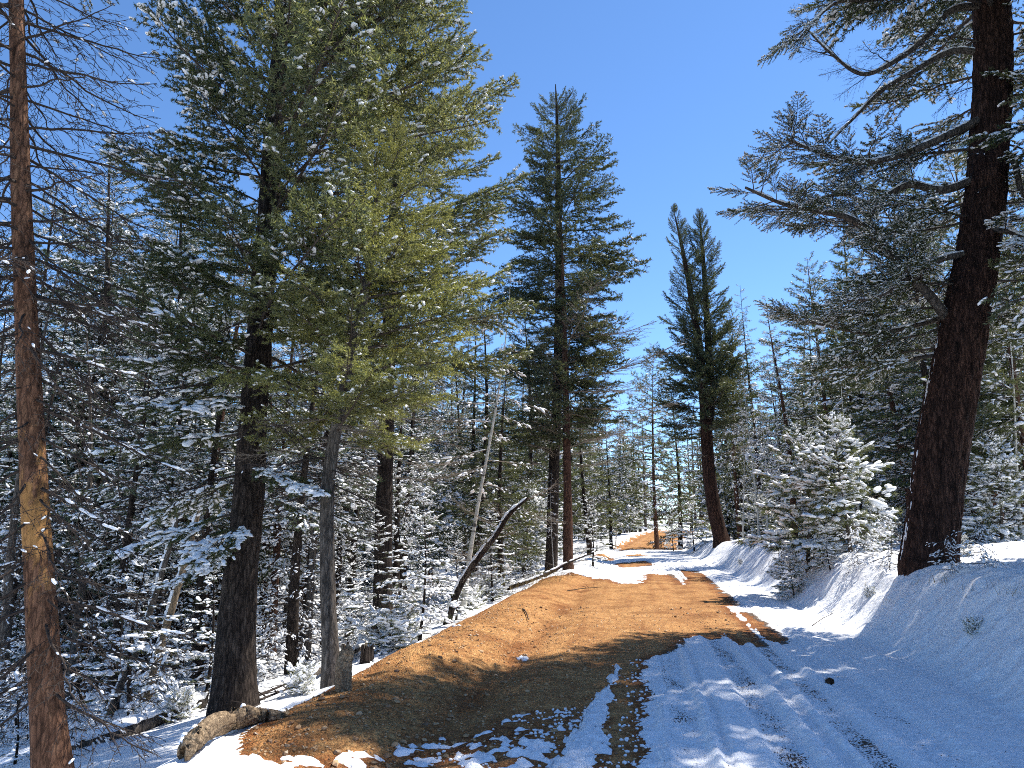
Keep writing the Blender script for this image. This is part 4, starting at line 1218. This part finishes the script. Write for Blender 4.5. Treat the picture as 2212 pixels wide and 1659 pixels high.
plant_px('fir_a', 'fir', 1905, 31.0, 470, 'dense green fir left of the huge leaning fir, behind the young pines', fat=1.1)
plant_px('pine_a', 'pine', 1800, 36.0, 560, 'loose pale pine rising behind the tallest young pine', fat=1.0)
plant_px('spruce_c', 'spruce', 1715, 34.0, 640, 'dark spruce rising behind the white aspens', fat=1.0)
plant_px('spruce_top', 'spruce', 300, 24.0, 450, 'snowy spruce top between the spire-topped and narrow spruces', fat=1.1)
plant_px('spruce_top', 'spruce', 455, 22.0, 430, 'snowy spruce top just left of the big fir crown', fat=1.0)
plant_px('spruce_top', 'spruce', 20, 19.0, 400, 'snowy spruce top at the left edge beyond the peeled pine', fat=1.1)
plant_px('fir_a', 'fir', 1020, 30.0, 640, 'green fir filling the gap left of the tall pair', fat=1.1)
plant_px('fir_a', 'fir', 1085, 24.0, 760, 'lower green fir just left of the tall pair', fat=1.1)
plant_px('fir_a', 'fir', 1275, 48.0, 800, 'dark fir close right of the slender red-barked fir', fat=1.1)
plant_px('far_b', 'fir', 1320, 62.0, 880, 'snowy fir left of the far road bend', fat=1.1)
plant_px('far_a', 'fir', 1470, 66.0, 800, 'pale fir filling the gap left of the twin-topped trunk', fat=1.0)
plant_px('far_b', 'fir', 1590, 58.0, 760, 'snowy fir filling the gap right of the twin-topped trunk', fat=1.1)

# ------------------------------------------------------------------ the wood behind
sky_l = lerp((-200, 430), (0, 420), (200, 430), (300, 470), (450, 430), (900, 600), (1050, 660), (1100, 660), (1200, 680), (1290, 790), (1340, 890), (1385, 920), (1400, 850), (1440, 780), (1600, 720), (1700, 690), (1800, 600), (1900, 520), (2000, 470), (2400, 430))
placed = [(o.location.x, o.location.y) for o in col.objects if o.get('category') in ('tree', 'sapling')]
wr_ = np.random.default_rng(77)
def wood(n, yr, qside, kinds, label, group, mind, hr, name, tries=4000, cat='tree', fatr=(.85, 1.25), toplim=True, pxr=(-60, 2270)):
    made = 0
    for _ in range(tries):
        if made >= n:
            break
        y = math.exp(wr_.uniform(math.log(yr[0]), math.log(yr[1])))
        px = wr_.uniform(*pxr)
        x = px_x(px, y)
        q = x - float(xc(y))
        if qside == 'l' and q > -5.6 - 0.02 * y: continue
        if qside == 'l' and cat == 'tree' and y < 22 and q > -9 and wr_.random() < 0.45: continue
        if qside == 'r' and q < 8.0 + 0.02 * y: continue
        if qside == 'f' and abs(q) < 5.0: continue
        if qside == 'e' and (q < -13 or q > 16 or -5.0 < q < 5.6): continue
        if any((x - a) ** 2 + (y - b) ** 2 < mind * mind for a, b in placed): continue
        zb = snow_top(x, y)
        hmax = at(px, sky_l(px), y)[2] - zb
        hgt = wr_.uniform(*hr)
        if toplim:
            hgt = min(hgt, hmax * wr_.uniform(.78, 1.02))
        if hgt < hr[0] * 0.45: continue
        if cat == 'tree' and qside != 'l' and blocks_sun(x, y, hgt): continue
        placed.append((x, y))
        plant(kinds[int(wr_.integers(len(kinds)))], name, x, y, hgt, label, cat, group, lean=wr_.normal(0, .03), lean_az=wr_.uniform(0, 6.28), fat=wr_.uniform(*fatr))
        made += 1
    print('wood', name, label, made)
wood(34, (12, 22), 'l', ['spruce_b', 'spruce_b', 'spruce_b', 'spruce_c', 'snag_a'], 'snowy conifer crowded among others in the left wood', 'conifers in the left wood', 1.0, (7, 12), 'spruce')
wood(44, (22, 46), 'l', ['spruce_a', 'spruce_b', 'spruce_b', 'spruce_c', 'far_b'], 'snowy conifer deep in the left wood', 'conifers deep in the left wood', 1.3, (8, 14), 'spruce')
wood(20, (10.5, 24), 'l', ['sapling_a', 'sapling_b'], 'snow-covered young conifer in the left undergrowth', 'young conifers in the left undergrowth', .9, (1.2, 2.8), 'fir_sapling', cat='sapling', fatr=(1.0, 1.6), toplim=False)
wood(24, (16, 30), 'r', ['pine_a', 'spruce_b', 'spruce_c', 'fir_a'], 'conifer standing in the wood behind the right bank', 'conifers in the right wood', 1.4, (8, 13), 'conifer')
wood(26, (30, 55), 'r', ['pine_a', 'far_a', 'spruce_c', 'far_b'], 'conifer deep in the right wood', 'conifers deep in the right wood', 1.6, (9, 15), 'conifer')
wood(16, (19, 45), 'r', ['aspen_a'], 'bare thin aspen in the right wood', 'bare aspens in the right wood', 1.0, (5, 8), 'aspen', fatr=(.8, 1.1))
wood(14, (17, 40), 'r', ['sapling_a', 'young_pine'], 'snow-covered young conifer in the right undergrowth', 'young conifers in the right undergrowth', 1.0, (1.4, 3), 'sapling', cat='sapling', toplim=False)
wood(90, (46, 125), 'f', ['far_a', 'far_b'], 'distant snow-dusted conifer along the far road', 'distant conifers', 1.7, (13, 20), 'conifer', pxr=(700, 2000))

# far hillside wood, one mass
def far_mass():
    gf = Geo(); gsn = Geo()
    r = np.random.default_rng(5)
    src = make_bough(991, L=1.8, ns=5, ter_sp=0.5, ter=0.3, dens=2.6, nl=0.5, nw=0.22, ter_wood=False, wr=0.03, sides=3, seg3=2, snow=0.35, thr=0.0, snow_r=0.16, snow_sub=0)
    one = Geo(); ones = Geo()
    a = 0
    for i in range(30):
        f = 0.08 + 0.9 * i / 30; a += 2.4
        s_ = (1.0 if f < .5 else np.interp(f, [.5, 1], [1, .15])) * 1.25
        Mx = np.array(Matrix.Rotation(a, 3, 'Z') @ Matrix.Rotation(0.05, 3, 'Y')) * s_
        one.add_geo(src[0], Mx, np.array((0, 0, 12 * f)))
        if src[1].v and i % 2 == 0:
            ones.add_geo(src[1], Mx, np.array((0, 0, 12 * f)))
    tube(one, np.array([(0, 0, -1.), (0, 0, 5), (0, 0, 12)]), [.17, .12, .01], 5, 0)
    for i in range(95):
        y = r.uniform(115, 165); x = px_x(r.uniform(950, 1750), y)
        s_ = r.uniform(1.25, 1.75)
        if abs(x - float(xc(y))) < 4 and y < 118: continue
        Mx = np.array(Matrix.Rotation(r.uniform(0, 6.28), 3, 'Z')) * s_
        tt = np.array((x, y, H(x, y)))
        gf.add_geo(one, Mx, tt); gsn.add_geo(ones, Mx, tt)
    root = tag(link('distant_wood', gf.mesh('distant_wood', [M['twig'], M['pine']]), kind='stuff'), 'far wood of snow-dusted conifers closing off the end of the road', 'wood')
    link('snow', gsn.mesh('distant_wood_snow', M['snow']), root, kind='stuff')
    print('far mass tris', len(gf.arrays()[1]), len(gsn.arrays()[1]))
far_mass()
wood(40, (30, 62), 'e', ['sapling_a', 'sapling_b', 'far_a', 'young_pine'], 'snowy young conifer beside the far stretch of road', 'young conifers beside the far road', 1.2, (2.0, 4.5), 'sapling', cat='sapling', fatr=(1.0, 1.4), toplim=False, pxr=(900, 1800))
wood(30, (62, 112), 'e', ['far_a', 'far_b'], 'snowy young conifer far along the road', 'young conifers far along the road', 1.4, (3.0, 6.5), 'conifer', fatr=(1.1, 1.6), toplim=False, pxr=(1050, 1700))

# ------------------------------------------------------------------ logs, stumps, snags
def gpt(px, row, z=0.0):
    """where the sight line through (px, row) meets the ground"""
    u = (px - 1106.0) / FPX; v = (829.5 - row) / FPX
    d = np.array((u, CT - v * ST, ST + v * CT)); d /= d[1]
    ys = 3.0 * 1.004 ** np.arange(900)
    zz = CAM_H + d[2] * ys
    hit = np.where(zz < np.maximum(snow_z(d[0] * ys, ys)[0], height(d[0] * ys, ys)))[0]
    y = ys[hit[0]] if len(hit) else 60.0
    return np.array((d[0] * y, y, snow_top(d[0] * y, y)))

def log(name, label, cat, pts, radii, material, seed, n=40, sides=16, bump=0.01, snow=40, side=(0, 0, 1), sr=(.06, .14), lobes=0.15, twigs=0, twl=(.3, .8), wide=0.75, tk='dead', snow_from=0.05):
    pts = np.asarray(pts, float)
    base = pts[0].copy()
    root = thing(name, label, cat, tuple(base))
    P = spline(pts - base, n); R = np.interp(np.linspace(0, 1, n), np.linspace(0, 1, len(radii)), radii)
    r = np.random.default_rng(seed)
    P[1:-1] += np.cumsum(r.normal(0, 0.004, (n - 2, 3)), 0) * 0.6
    g = Geo(); tube(g, P, R, sides, 0, bump, seed, True, (9, 2.0), lobes)
    link('trunk', g.mesh(name, M[material]), root)
    if snow:
        sd = norm(np.array(side, float))
        k = r.integers(int(n * snow_from), n - 2, snow)
        T_ = norm(P[k + 1] - P[k]); up = norm(sd[None] - (T_ @ sd)[:, None] * T_)
        C = P[k] + up * (R[k] * 0.8)[:, None]
        gs = Geo(); blobs(gs, C, T_, r.uniform(*sr, snow), np.maximum(R[k] * wide * r.uniform(.8, 1.2, snow), .018), r.uniform(.025, .05, snow), 1, 0, r)
        link('snow', gs.mesh(name + '_snow', M['snow']), root, kind='stuff')
    for i in range(twigs):
        k = int(r.integers(n // 6, n - 1))
        add_bough(root, tk, tuple(P[k]), r.uniform(0, 6.28), r.normal(0, .4), r.uniform(*twl), r)
    return root

def lean(pix, Y, dY=0.0):
    p = trunk_pts(pix, Y, dY); p[0][2] = snow_top(p[0][0], p[0][1]) - 0.12
    return p
log('leaning_snag', 'pale barkless snag leaning right beside the big fir, lined with snow', 'dead tree', lean([(292, 1580), (318, 1500), (348, 1390), (382, 1270), (410, 1170), (432, 1070)], 11.3), [.062, .058, .05, .042, .035, .02], 'wood_grey', 81, 60, snow=70, side=(-.8, -.2, .6), sr=(.05, .11), twigs=4)
log('leaning_snag', 'darker snow-lined snag leaning right behind the pale barkless one', 'dead tree', lean([(228, 1555), (262, 1480), (305, 1390), (338, 1290), (370, 1180), (392, 1100)], 12.2), [.055, .05, .045, .04, .032, .02], 'bark_grey', 82, 60, snow=70, side=(-.8, -.2, .6), sr=(.04, .09), twigs=5)
log('bent_snag', 'bent dead trunk lined with snow arching right towards the tall pair', 'dead tree', lean([(962, 1345), (985, 1285), (1008, 1238), (1040, 1195), (1072, 1155), (1098, 1112), (1140, 1075)], 16.8), [.085, .078, .07, .062, .055, .045, .02], 'bark_dark', 83, 60, snow=60, side=(-.5, -.2, .8), sr=(.06, .13), twigs=14, twl=(.5, 1.3), tk='bare')
log('fallen_pole', 'snow-topped fallen pole slanting up across the feet of the tall pair', 'log', [gpt(1030, 1300) + (0, 0, .02), gpt(1090, 1280) + (0, 0, .10), at(1140, 1254, 25.0), at(1190, 1232, 26.0), at(1230, 1211, 26.6), at(1290, 1186, 28)], [.06, .062, .055, .05, .04, .012], 'bark_dark', 84, 60, snow=40, sr=(.06, .25), wide=.9, twigs=9, twl=(.5, 1.0), tk='bare')
log('driftwood_log', 'weathered twisted log lying on the snow at the gravel edge, bottom left', 'log', [gpt(398, 1645) + (0, 0, .03), gpt(420, 1628) + (0, 0, .06), gpt(455, 1604) + (0, 0, .085), gpt(492, 1588) + (0, 0, .075), gpt(520, 1580) + (0, 0, .115), gpt(540, 1566) + (0, 0, .07), gpt(572, 1556) + (0, 0, .05), gpt(612, 1541) + (0, 0, .02)], [.045, .07, .078, .062, .072, .05, .045, .02], 'wood_log', 85, 150, 40, bump=.020, snow=16, lobes=.8, sr=(.03, .07), side=(-.5, .5, .8), wide=.4)
log('fallen_log', 'half-buried fallen log under thick snow left of the big fir', 'log', [gpt(150, 1622) + (0, 0, .02), gpt(290, 1585) + (0, 0, .06), gpt(440, 1528) + (0, 0, .05)], [.10, .10, .08], 'bark_grey', 86, 50, snow=90, sr=(.10, .2), wide=1.15)
log('fallen_log', 'thin snowy fallen log behind the slim bent fir', 'log', [gpt(640, 1490) + (0, 0, .05), gpt(700, 1455) + (0, 0, .10), gpt(840, 1380) + (0, 0, .12)], [.06, .06, .04], 'bark_grey', 87, 40, snow=60, sr=(.07, .14), wide=1.0)
log('stump', 'short bent grey stub right of the slim bent trunk', 'stump', [gpt(742, 1492) - (0, 0, .05), at(744, 1440, gpt(742, 1492)[1]), at(748, 1412, gpt(742, 1492)[1] + .05), at(742, 1402, gpt(742, 1492)[1] + .05)], [.075, .068, .06, .03], 'wood_log', 88, 40, 24, bump=.012, snow=0, lobes=.5)
def jag_stump(px, row, hh, rad, label):
    b = gpt(px, row)
    root = thing('jagged_stump', label, 'stump', tuple(b))
    g = Geo(); n = 22; r = np.random.default_rng(9)
    a = np.arange(n) * 2 * PI / n
    top = hh * (0.55 + 0.45 * np.abs(noise2(a * 1.3, a * 0 + 2.0)) * 1.6 + r.uniform(-.15, .15, n)); ro = rad * (1 + .2 * r.normal(size=n))
    V = [];
    for zf, rf in ((-.3, 1.3), (.15, 1.0), (.6, .92), (1.0, .85)):
        V.append(np.stack([np.cos(a) * ro * rf, np.sin(a) * ro * rf, top * zf], 1))
    V.append(np.stack([np.cos(a) * ro * .45, np.sin(a) * ro * .45, top * .55], 1))
    V = np.concatenate(V + [np.array([[0, 0, hh * .35]])])
    F = []
    for L_ in range(4):
        for i in range(n):
            j = (i + 1) % n
            F += [(L_ * n + i, L_ * n + j, (L_ + 1) * n + j), (L_ * n + i, (L_ + 1) * n + j, (L_ + 1) * n + i)]
    for i in range(n):
        F.append((4 * n + i, 4 * n + (i + 1) % n, 5 * n))
    g.add(V, F, 0, False)
    link('wood', g.mesh('jagged_stump', M['bark_dark']), root)
    gs = Geo(); blobs(gs, np.stack([r.normal(0, rad * .8, 8), r.normal(0, rad * .8, 8) + rad, r.uniform(0, .03, 8)], 1), r.normal(size=(8, 3)) * (1, 1, 0), .06, .05, .04, 1, 0, r)
    link('snow', gs.mesh('stump_snow', M['snow']), root, kind='stuff')
jag_stump(790, 1432, .34, .085, 'dark jagged broken stump at the gravel edge right of the grey stub')

# ------------------------------------------------------------------ bushes, brush, grass
KD['bush'] = tree_kind('bush', 'bark_dark', 'fir_bright', .55, .012, 73, .02, 30, lambda f: float(np.interp(f, [0, .6, 1], [.75, .6, .3])), lerp((0, .25), (1, 1.0)), dict(L=.7, ns=13, ter_sp=0.07, ter=0.10, dens=95, nl=0.045, nw=0.010, ter_wood=False, wr=0.007, sides=4, seg3=3), dict(snow=.6, thr=.05, snow_r=.045, snow_sub=1), 0)
KD['brush'] = tree_kind('brush', 'twig_dark', None, 1.6, .012, 74, .5, 0, lambda f: 1.0, lambda f: 0, dict(L=1.2), {}, 30, (.02, .9), twig='twig', bend=.05)
for px, row, h_, f_, lb in ((1050, 1300, .62, 1.1, 'green juniper bush with snow at the gravel edge left of the pole'), (1015, 1318, .45, 1.1, 'smaller green juniper bush left of the other on the gravel edge'),
                            (840, 1405, .5, 1.2, 'yellow-green juniper bush behind the jagged stump'), (385, 1555, .3, .9, 'tiny green juniper sprig on the snow left of the big fir'),
                            (650, 1500, .28, .9, 'tiny juniper sprig between the big fir and slim fir'), (880, 1392, .35, 1.2, 'low snowy juniper bush at the foot of the snow-tufted sapling')):
    p = gpt(px, row)
    plant('bush', 'juniper_bush', p[0], p[1], h_, lb, 'bush', fat=f_)
bi = 0
for px, row, h_ in ((150, 1640, 1.0), (340, 1560, 1.2), (450, 1520, .9), (570, 1470, 1.1), (660, 1440, 1.2), (780, 1400, 1.0), (870, 1370, 1.2), (930, 1345, 1.3), (1100, 1268, 1.3), (1150, 1255, 1.4), (60, 1600, 1.3), (300, 1500, 1.5), (1120, 1240, 1.6)):
    p = gpt(px, row); bi += 1
    plant('brush', 'bare_shrub', p[0], p[1], h_, 'bare twiggy shrub in the undergrowth left of the road', 'shrub', 'bare shrubs left of the road', fat=.8)
for px, row, h_ in ((1690, 1205, 1.2), (1760, 1225, 1.1), (1850, 1228, 1.0), (1920, 1232, 1.1), (2130, 1225, .7), (2060, 1235, .6)):
    p = gpt(px, row)
    plant('brush', 'bare_shrub', p[0], p[1], h_, 'bare twiggy shrub growing on the right bank', 'shrub', 'bare shrubs on the right bank', fat=.8)

def tuft(px, row, n, hgt, spread, label, seed, group=None):
    p = gpt(px, row); r = np.random.default_rng(seed)
    g = Geo()
    b = np.stack([r.normal(0, spread, n), r.normal(0, spread, n), np.full(n, -.02)], 1)
    t_ = b + np.stack([r.normal(0, hgt * .4, n), r.normal(0, hgt * .4, n), hgt * r.uniform(.5, 1.2, n)], 1)
    s_ = np.stack([r.normal(0, .0018, n), r.normal(0, .0018, n), 0 * b[:, 0]], 1)
    g.add(np.stack([b + s_, b - s_, t_], 1).reshape(-1, 3), np.arange(3 * n).reshape(-1, 3), 0, False)
    o = link('grass_tuft', g.mesh('grass_tuft', M['dry_grass']), loc=tuple(p))
    tag(o, label, 'grass', group)
for i, (px, row, n_, h_, s_) in enumerate(((2040, 1258, 40, .16, .12), (1985, 1262, 16, .12, .08), (2110, 1275, 14, .10, .15), (2150, 1268, 18, .16, .14), (2200, 1282, 30, .2, .15), (2090, 1290, 10, .08, .12), (1870, 1262, 20, .10, .10), (1930, 1300, 16, .09, .10))):
    tuft(px, row, n_, h_, s_, 'dry grass blades poking through the snow around the huge fir', 90 + i, 'dry grass on the right bank')
for i, (px, row) in enumerate(((1170, 1262), (1190, 1255), (1150, 1270), (1210, 1248), (1130, 1276))):
    tuft(px, row, 90, .35, .25, 'dry grass clump along the berm below the fallen pole', 120 + i, 'dry grass below the pole')
for i, (px, row, lb) in enumerate(((2101, 1368, 'small evergreen sprig poking out of the snowbank face'), (1600, 1218, 'small dark sprig in the snow left of the young pines'), (1880, 1290, 'tiny dark sprig on the snowbank below the young pines'))):
    p = gpt(px, row)
    plant('bush', 'evergreen_sprig', p[0], p[1], .16, lb, 'plant', fat=.7)

# cone on the snow, sticks, a snow clump on the gravel
p = gpt(1793, 1476)
g = Geo(); r = np.random.default_rng(4)
blobs(g, np.array([[0, 0, .018]]), np.array([[1., .4, 0]]), .05, .024, .024, 2, 0, r, flat=1)
for k in range(7):
    a = np.arange(9) * 2 * PI / 9 + k * .35; xx = -.04 + .012 * k; rr = .024 * math.sin(math.pi * (k + 1) / 8.5) + .006
    C = np.stack([np.full(9, xx), np.cos(a) * rr, .018 + np.sin(a) * rr], 1)
    blobs(g, C, np.tile([[-1., 0, 0]], (9, 1)) + np.stack([0 * a, np.cos(a), np.sin(a)], 1), .011, .008, .004, 0, 0, r, flat=1)
tag(link('pine_cone', g.mesh('pine_cone', M['cone']), loc=tuple(p)), 'dark pine cone lying on the snow right of the wheel tracks', 'cone')
def stick(px0, r0, px1, r1, rad, label, seed, nb=3):
    a, b = gpt(px0, r0), gpt(px1, r1); r = np.random.default_rng(seed)
    root = thing('stick', label, 'stick', tuple(a))
    P = spline(np.array([a, (a * .5 + b * .5) + (r.normal(0, .04), r.normal(0, .04), .03), b + (0, 0, .03)]) - a, 14)
    g = Geo(); tube(g, P + (0, 0, rad), np.linspace(rad, rad * .4, 14), 7, 0, rad * .1, seed)
    link('stem', g.mesh('stick', M['twig_dark']), root)
    for i in range(nb):
        k = int(r.integers(3, 13)); g2 = Geo()
        e = P[k] + (r.normal(0, .12), r.normal(0, .12), r.uniform(.0, .12))
        tube(g2, spline(np.array([P[k] + (0, 0, rad), (P[k] + e) / 2 + (0, 0, .02), e]), 6), np.linspace(rad * .5, rad * .2, 6), 5, 0)
        link('twig', g2.mesh('twig', M['twig_dark']), root)
stick(1130, 1318, 1142, 1345, .014, 'dark stick lying on the sunny gravel near the berm', 1)
stick(490, 1548, 640, 1490, .02, 'long dead branch lying between the big fir and the slim fir', 2, 8)
stick(440, 1570, 560, 1530, .016, 'dead branch lying on the snow behind the driftwood log', 3, 8)
stick(560, 1505, 720, 1452, .016, 'thin dead branch on the snow left of the slim fir', 5, 6)
stick(1755, 1352, 1800, 1330, .008, 'thin bare twig sticking out of the snowbank', 6, 4)
stick(1225, 1278, 1300, 1272, .012, 'dark twig on the crest of the gravel berm', 7, 4)
def snow_clump(px, row, n, spread, rad, label, seed):
    p = on_plane(px, row, .1); z = float(road_z(np.array([p[0]]), np.array([p[1]]))[0][0]); r = np.random.default_rng(seed)
    C = np.stack([r.normal(0, spread, n), r.normal(0, spread * 1.3, n), r.uniform(0, rad * .4, n)], 1)
    g = Geo(); blobs(g, C, r.normal(size=(n, 3)) * (1, 1, 0), rad * r.uniform(.6, 1.4, n), rad * r.uniform(.6, 1.2, n), rad * r.uniform(.4, .8, n), 1, 0, r, jit=.25)
    tag(link('snow_clump', g.mesh('snow_clump', M['snow']), loc=(p[0], p[1], z)), label, 'snow')
snow_clump(1130, 1402, 16, .05, .035, 'lone clump of snow on the sunny gravel', 1)
snow_clump(985, 1352, 8, .07, .03, 'small snow clump at the gravel edge by the sapling', 2)

# bits of bark and needles on the snow
r = np.random.default_rng(12); n = 2600
y = 4.8 + 14 * r.random(n) ** 1.5; q = r.uniform(-.1, 6.5, n); x = q + xc(y)
ok = snow_depth(x, y)[0] > .02; x, y = x[ok], y[ok]; z = snow_z(x, y)[0] + .004
a = r.uniform(0, 6.28, len(x)); l = r.uniform(.012, .05, len(x)) * (1 + 3 * (r.random(len(x)) < .02))
d = np.stack([np.cos(a) * l, np.sin(a) * l, r.uniform(0, .006, len(x))], 1); w = np.stack([-np.sin(a), np.cos(a), 0 * a], 1) * .0022
b = np.stack([x, y, z], 1); g = Geo()
g.add(np.stack([b + w, b - w, b + d], 1).reshape(-1, 3), np.arange(3 * len(x)).reshape(-1, 3), 0, False)
link('needle_litter', g.mesh('snow_litter', M['twig_dark']), bpy.data.objects['snow_cover'], kind='stuff')

# loose stones on the gravel, and crumbs of snow
def scatter_stones():
    r = np.random.default_rng(8)
    n = 5200
    y = 4.6 + 12 * r.random(n) ** 1.7
    q = r.uniform(-3.5, 1.6, n)
    q = np.where(r.random(n) < .4, r.normal(-2.3, .6, n), q)
    x = q + xc(y)
    t, _ = snow_depth(x, y)
    ok = (t < 0.0) & (q > -3.7)
    x, y = x[ok], y[ok]
    z = road_z(x, y)[0]
    s_ = r.uniform(.004, .013, len(x)) * (1 + 1.2 * (r.random(len(x)) < .08))
    g = Geo(); blobs(g, np.stack([x, y, z + s_ * .25], 1), r.normal(size=(len(x), 3)) * (1, 1, .2), s_ * 1.25, s_, s_ * .75, 0, 0, r, jit=.3, flat=1)
    for k in range(len(g.s)): g.s[k][:] = False
    link('loose_stones', g.mesh('loose_stones', M['stone']), bpy.data.objects['road'], kind='stuff')
    # needle litter
    n = 9000
    y = 4.8 + 9 * r.random(n) ** 1.5; q = r.normal(-2.6, .9, n); x = q + xc(y)
    t, _ = snow_depth(x, y); ok = (t < 0) & (q > -3.7); x, y = x[ok], y[ok]; z = road_z(x, y)[0] + .006
    a = r.uniform(0, 6.28, len(x)); l = r.uniform(.02, .06, len(x))
    d = np.stack([np.cos(a) * l, np.sin(a) * l, r.normal(0, .004, len(x))], 1); w = np.stack([-np.sin(a), np.cos(a), 0 * a], 1) * .0022
    b = np.stack([x, y, z], 1); g = Geo()
    g.add(np.stack([b + w, b - w, b + d], 1).reshape(-1, 3), np.arange(3 * len(x)).reshape(-1, 3), 0, False)
    link('needle_litter', g.mesh('needle_litter', M['dry_grass']), bpy.data.objects['road'], kind='stuff')
    n = 1500
    y = 4.8 + 5 * r.random(n) ** 1.6; q = r.normal(-.55, .55, n); x = q + xc(y)
    t, _ = snow_depth(x, y); ok = (t < 0) & (t > -.05); x, y = x[ok], y[ok]; z = road_z(x, y)[0]
    s_ = r.uniform(.005, .018, len(x)); g = Geo()
    blobs(g, np.stack([x, y, z + s_ * .3], 1), r.normal(size=(len(x), 3)) * (1, 1, .2), s_ * 1.2, s_, s_ * .8, 0, 0, r, jit=.25, flat=1)
    link('snow_crumbs', g.mesh('snow_crumbs', M['snow']), bpy.data.objects['snow_cover'], kind='stuff')
scatter_stones()

# ------------------------------------------------------------------ labels for the trees of the wood: between which landmarks, and which one there
LAND = [(-400, 'the left edge'), (80, 'the peeled pine'), (330, 'the leaning snags'), (520, 'the big fir'), (712, 'the slim bent fir'), (905, 'the snow-tufted sapling'), (1060, 'the bent snag'), (1208, 'the tall pair'),
        (1420, 'the far road bend'), (1555, 'the twin-topped fir'), (1650, 'the white aspens'), (1840, 'the young pines'), (2020, 'the huge leaning fir'), (2700, 'the right edge')]
ORD = ['first', 'second', 'third', 'fourth', 'fifth', 'sixth', 'seventh', 'eighth', 'ninth', 'tenth', 'eleventh', 'twelfth', 'thirteenth', 'fourteenth', 'fifteenth', 'sixteenth', 'seventeenth', 'eighteenth', 'nineteenth', 'twentieth']
WHAT = {'conifers in the left wood': 'nearer snowy conifer', 'conifers deep in the left wood': 'deep snowy conifer', 'young conifers in the left undergrowth': 'snowy undergrowth sapling', 'conifers in the right wood': 'nearer right-hand conifer',
        'conifers deep in the right wood': 'deep right-hand conifer', 'bare aspens in the right wood': 'bare grey aspen', 'young conifers in the right undergrowth': 'snowy right-hand sapling', 'distant conifers': 'distant conifer',
        'young conifers beside the far road': 'roadside sapling', 'young conifers far along the road': 'small far conifer', 'bare shrubs left of the road': 'bare twiggy shrub', 'bare shrubs on the right bank': 'bare bank shrub',
        'dry grass on the right bank': 'dry grass tuft', 'dry grass below the pole': 'dry berm grass clump'}
cells = {}
for o in list(col.objects):
    if o.parent is None and o.get('group') in WHAT:
        px = project(o.location)[0]
        i = max(k for k in range(len(LAND)) if LAND[k][0] <= max(px, -399)); i = min(i, len(LAND) - 2)
        cells.setdefault((o['group'], i), []).append((px, o))
for (grp, i), lst in cells.items():
    lst.sort(key=lambda t: t[0])
    for k, (px, o) in enumerate(lst):
        a, b = LAND[i][1], LAND[i + 1][1]
        o['label'] = '%s %s from left between %s and %s' % (ORD[min(k, 19)], WHAT[grp], a, b)
        if len(lst) == 1:
            o['label'] = 'only %s between %s and %s' % (WHAT[grp], a, b)
print('POLYS', sum(len(m.polygons) for m in bpy.data.meshes if m.users), len(bpy.data.objects))
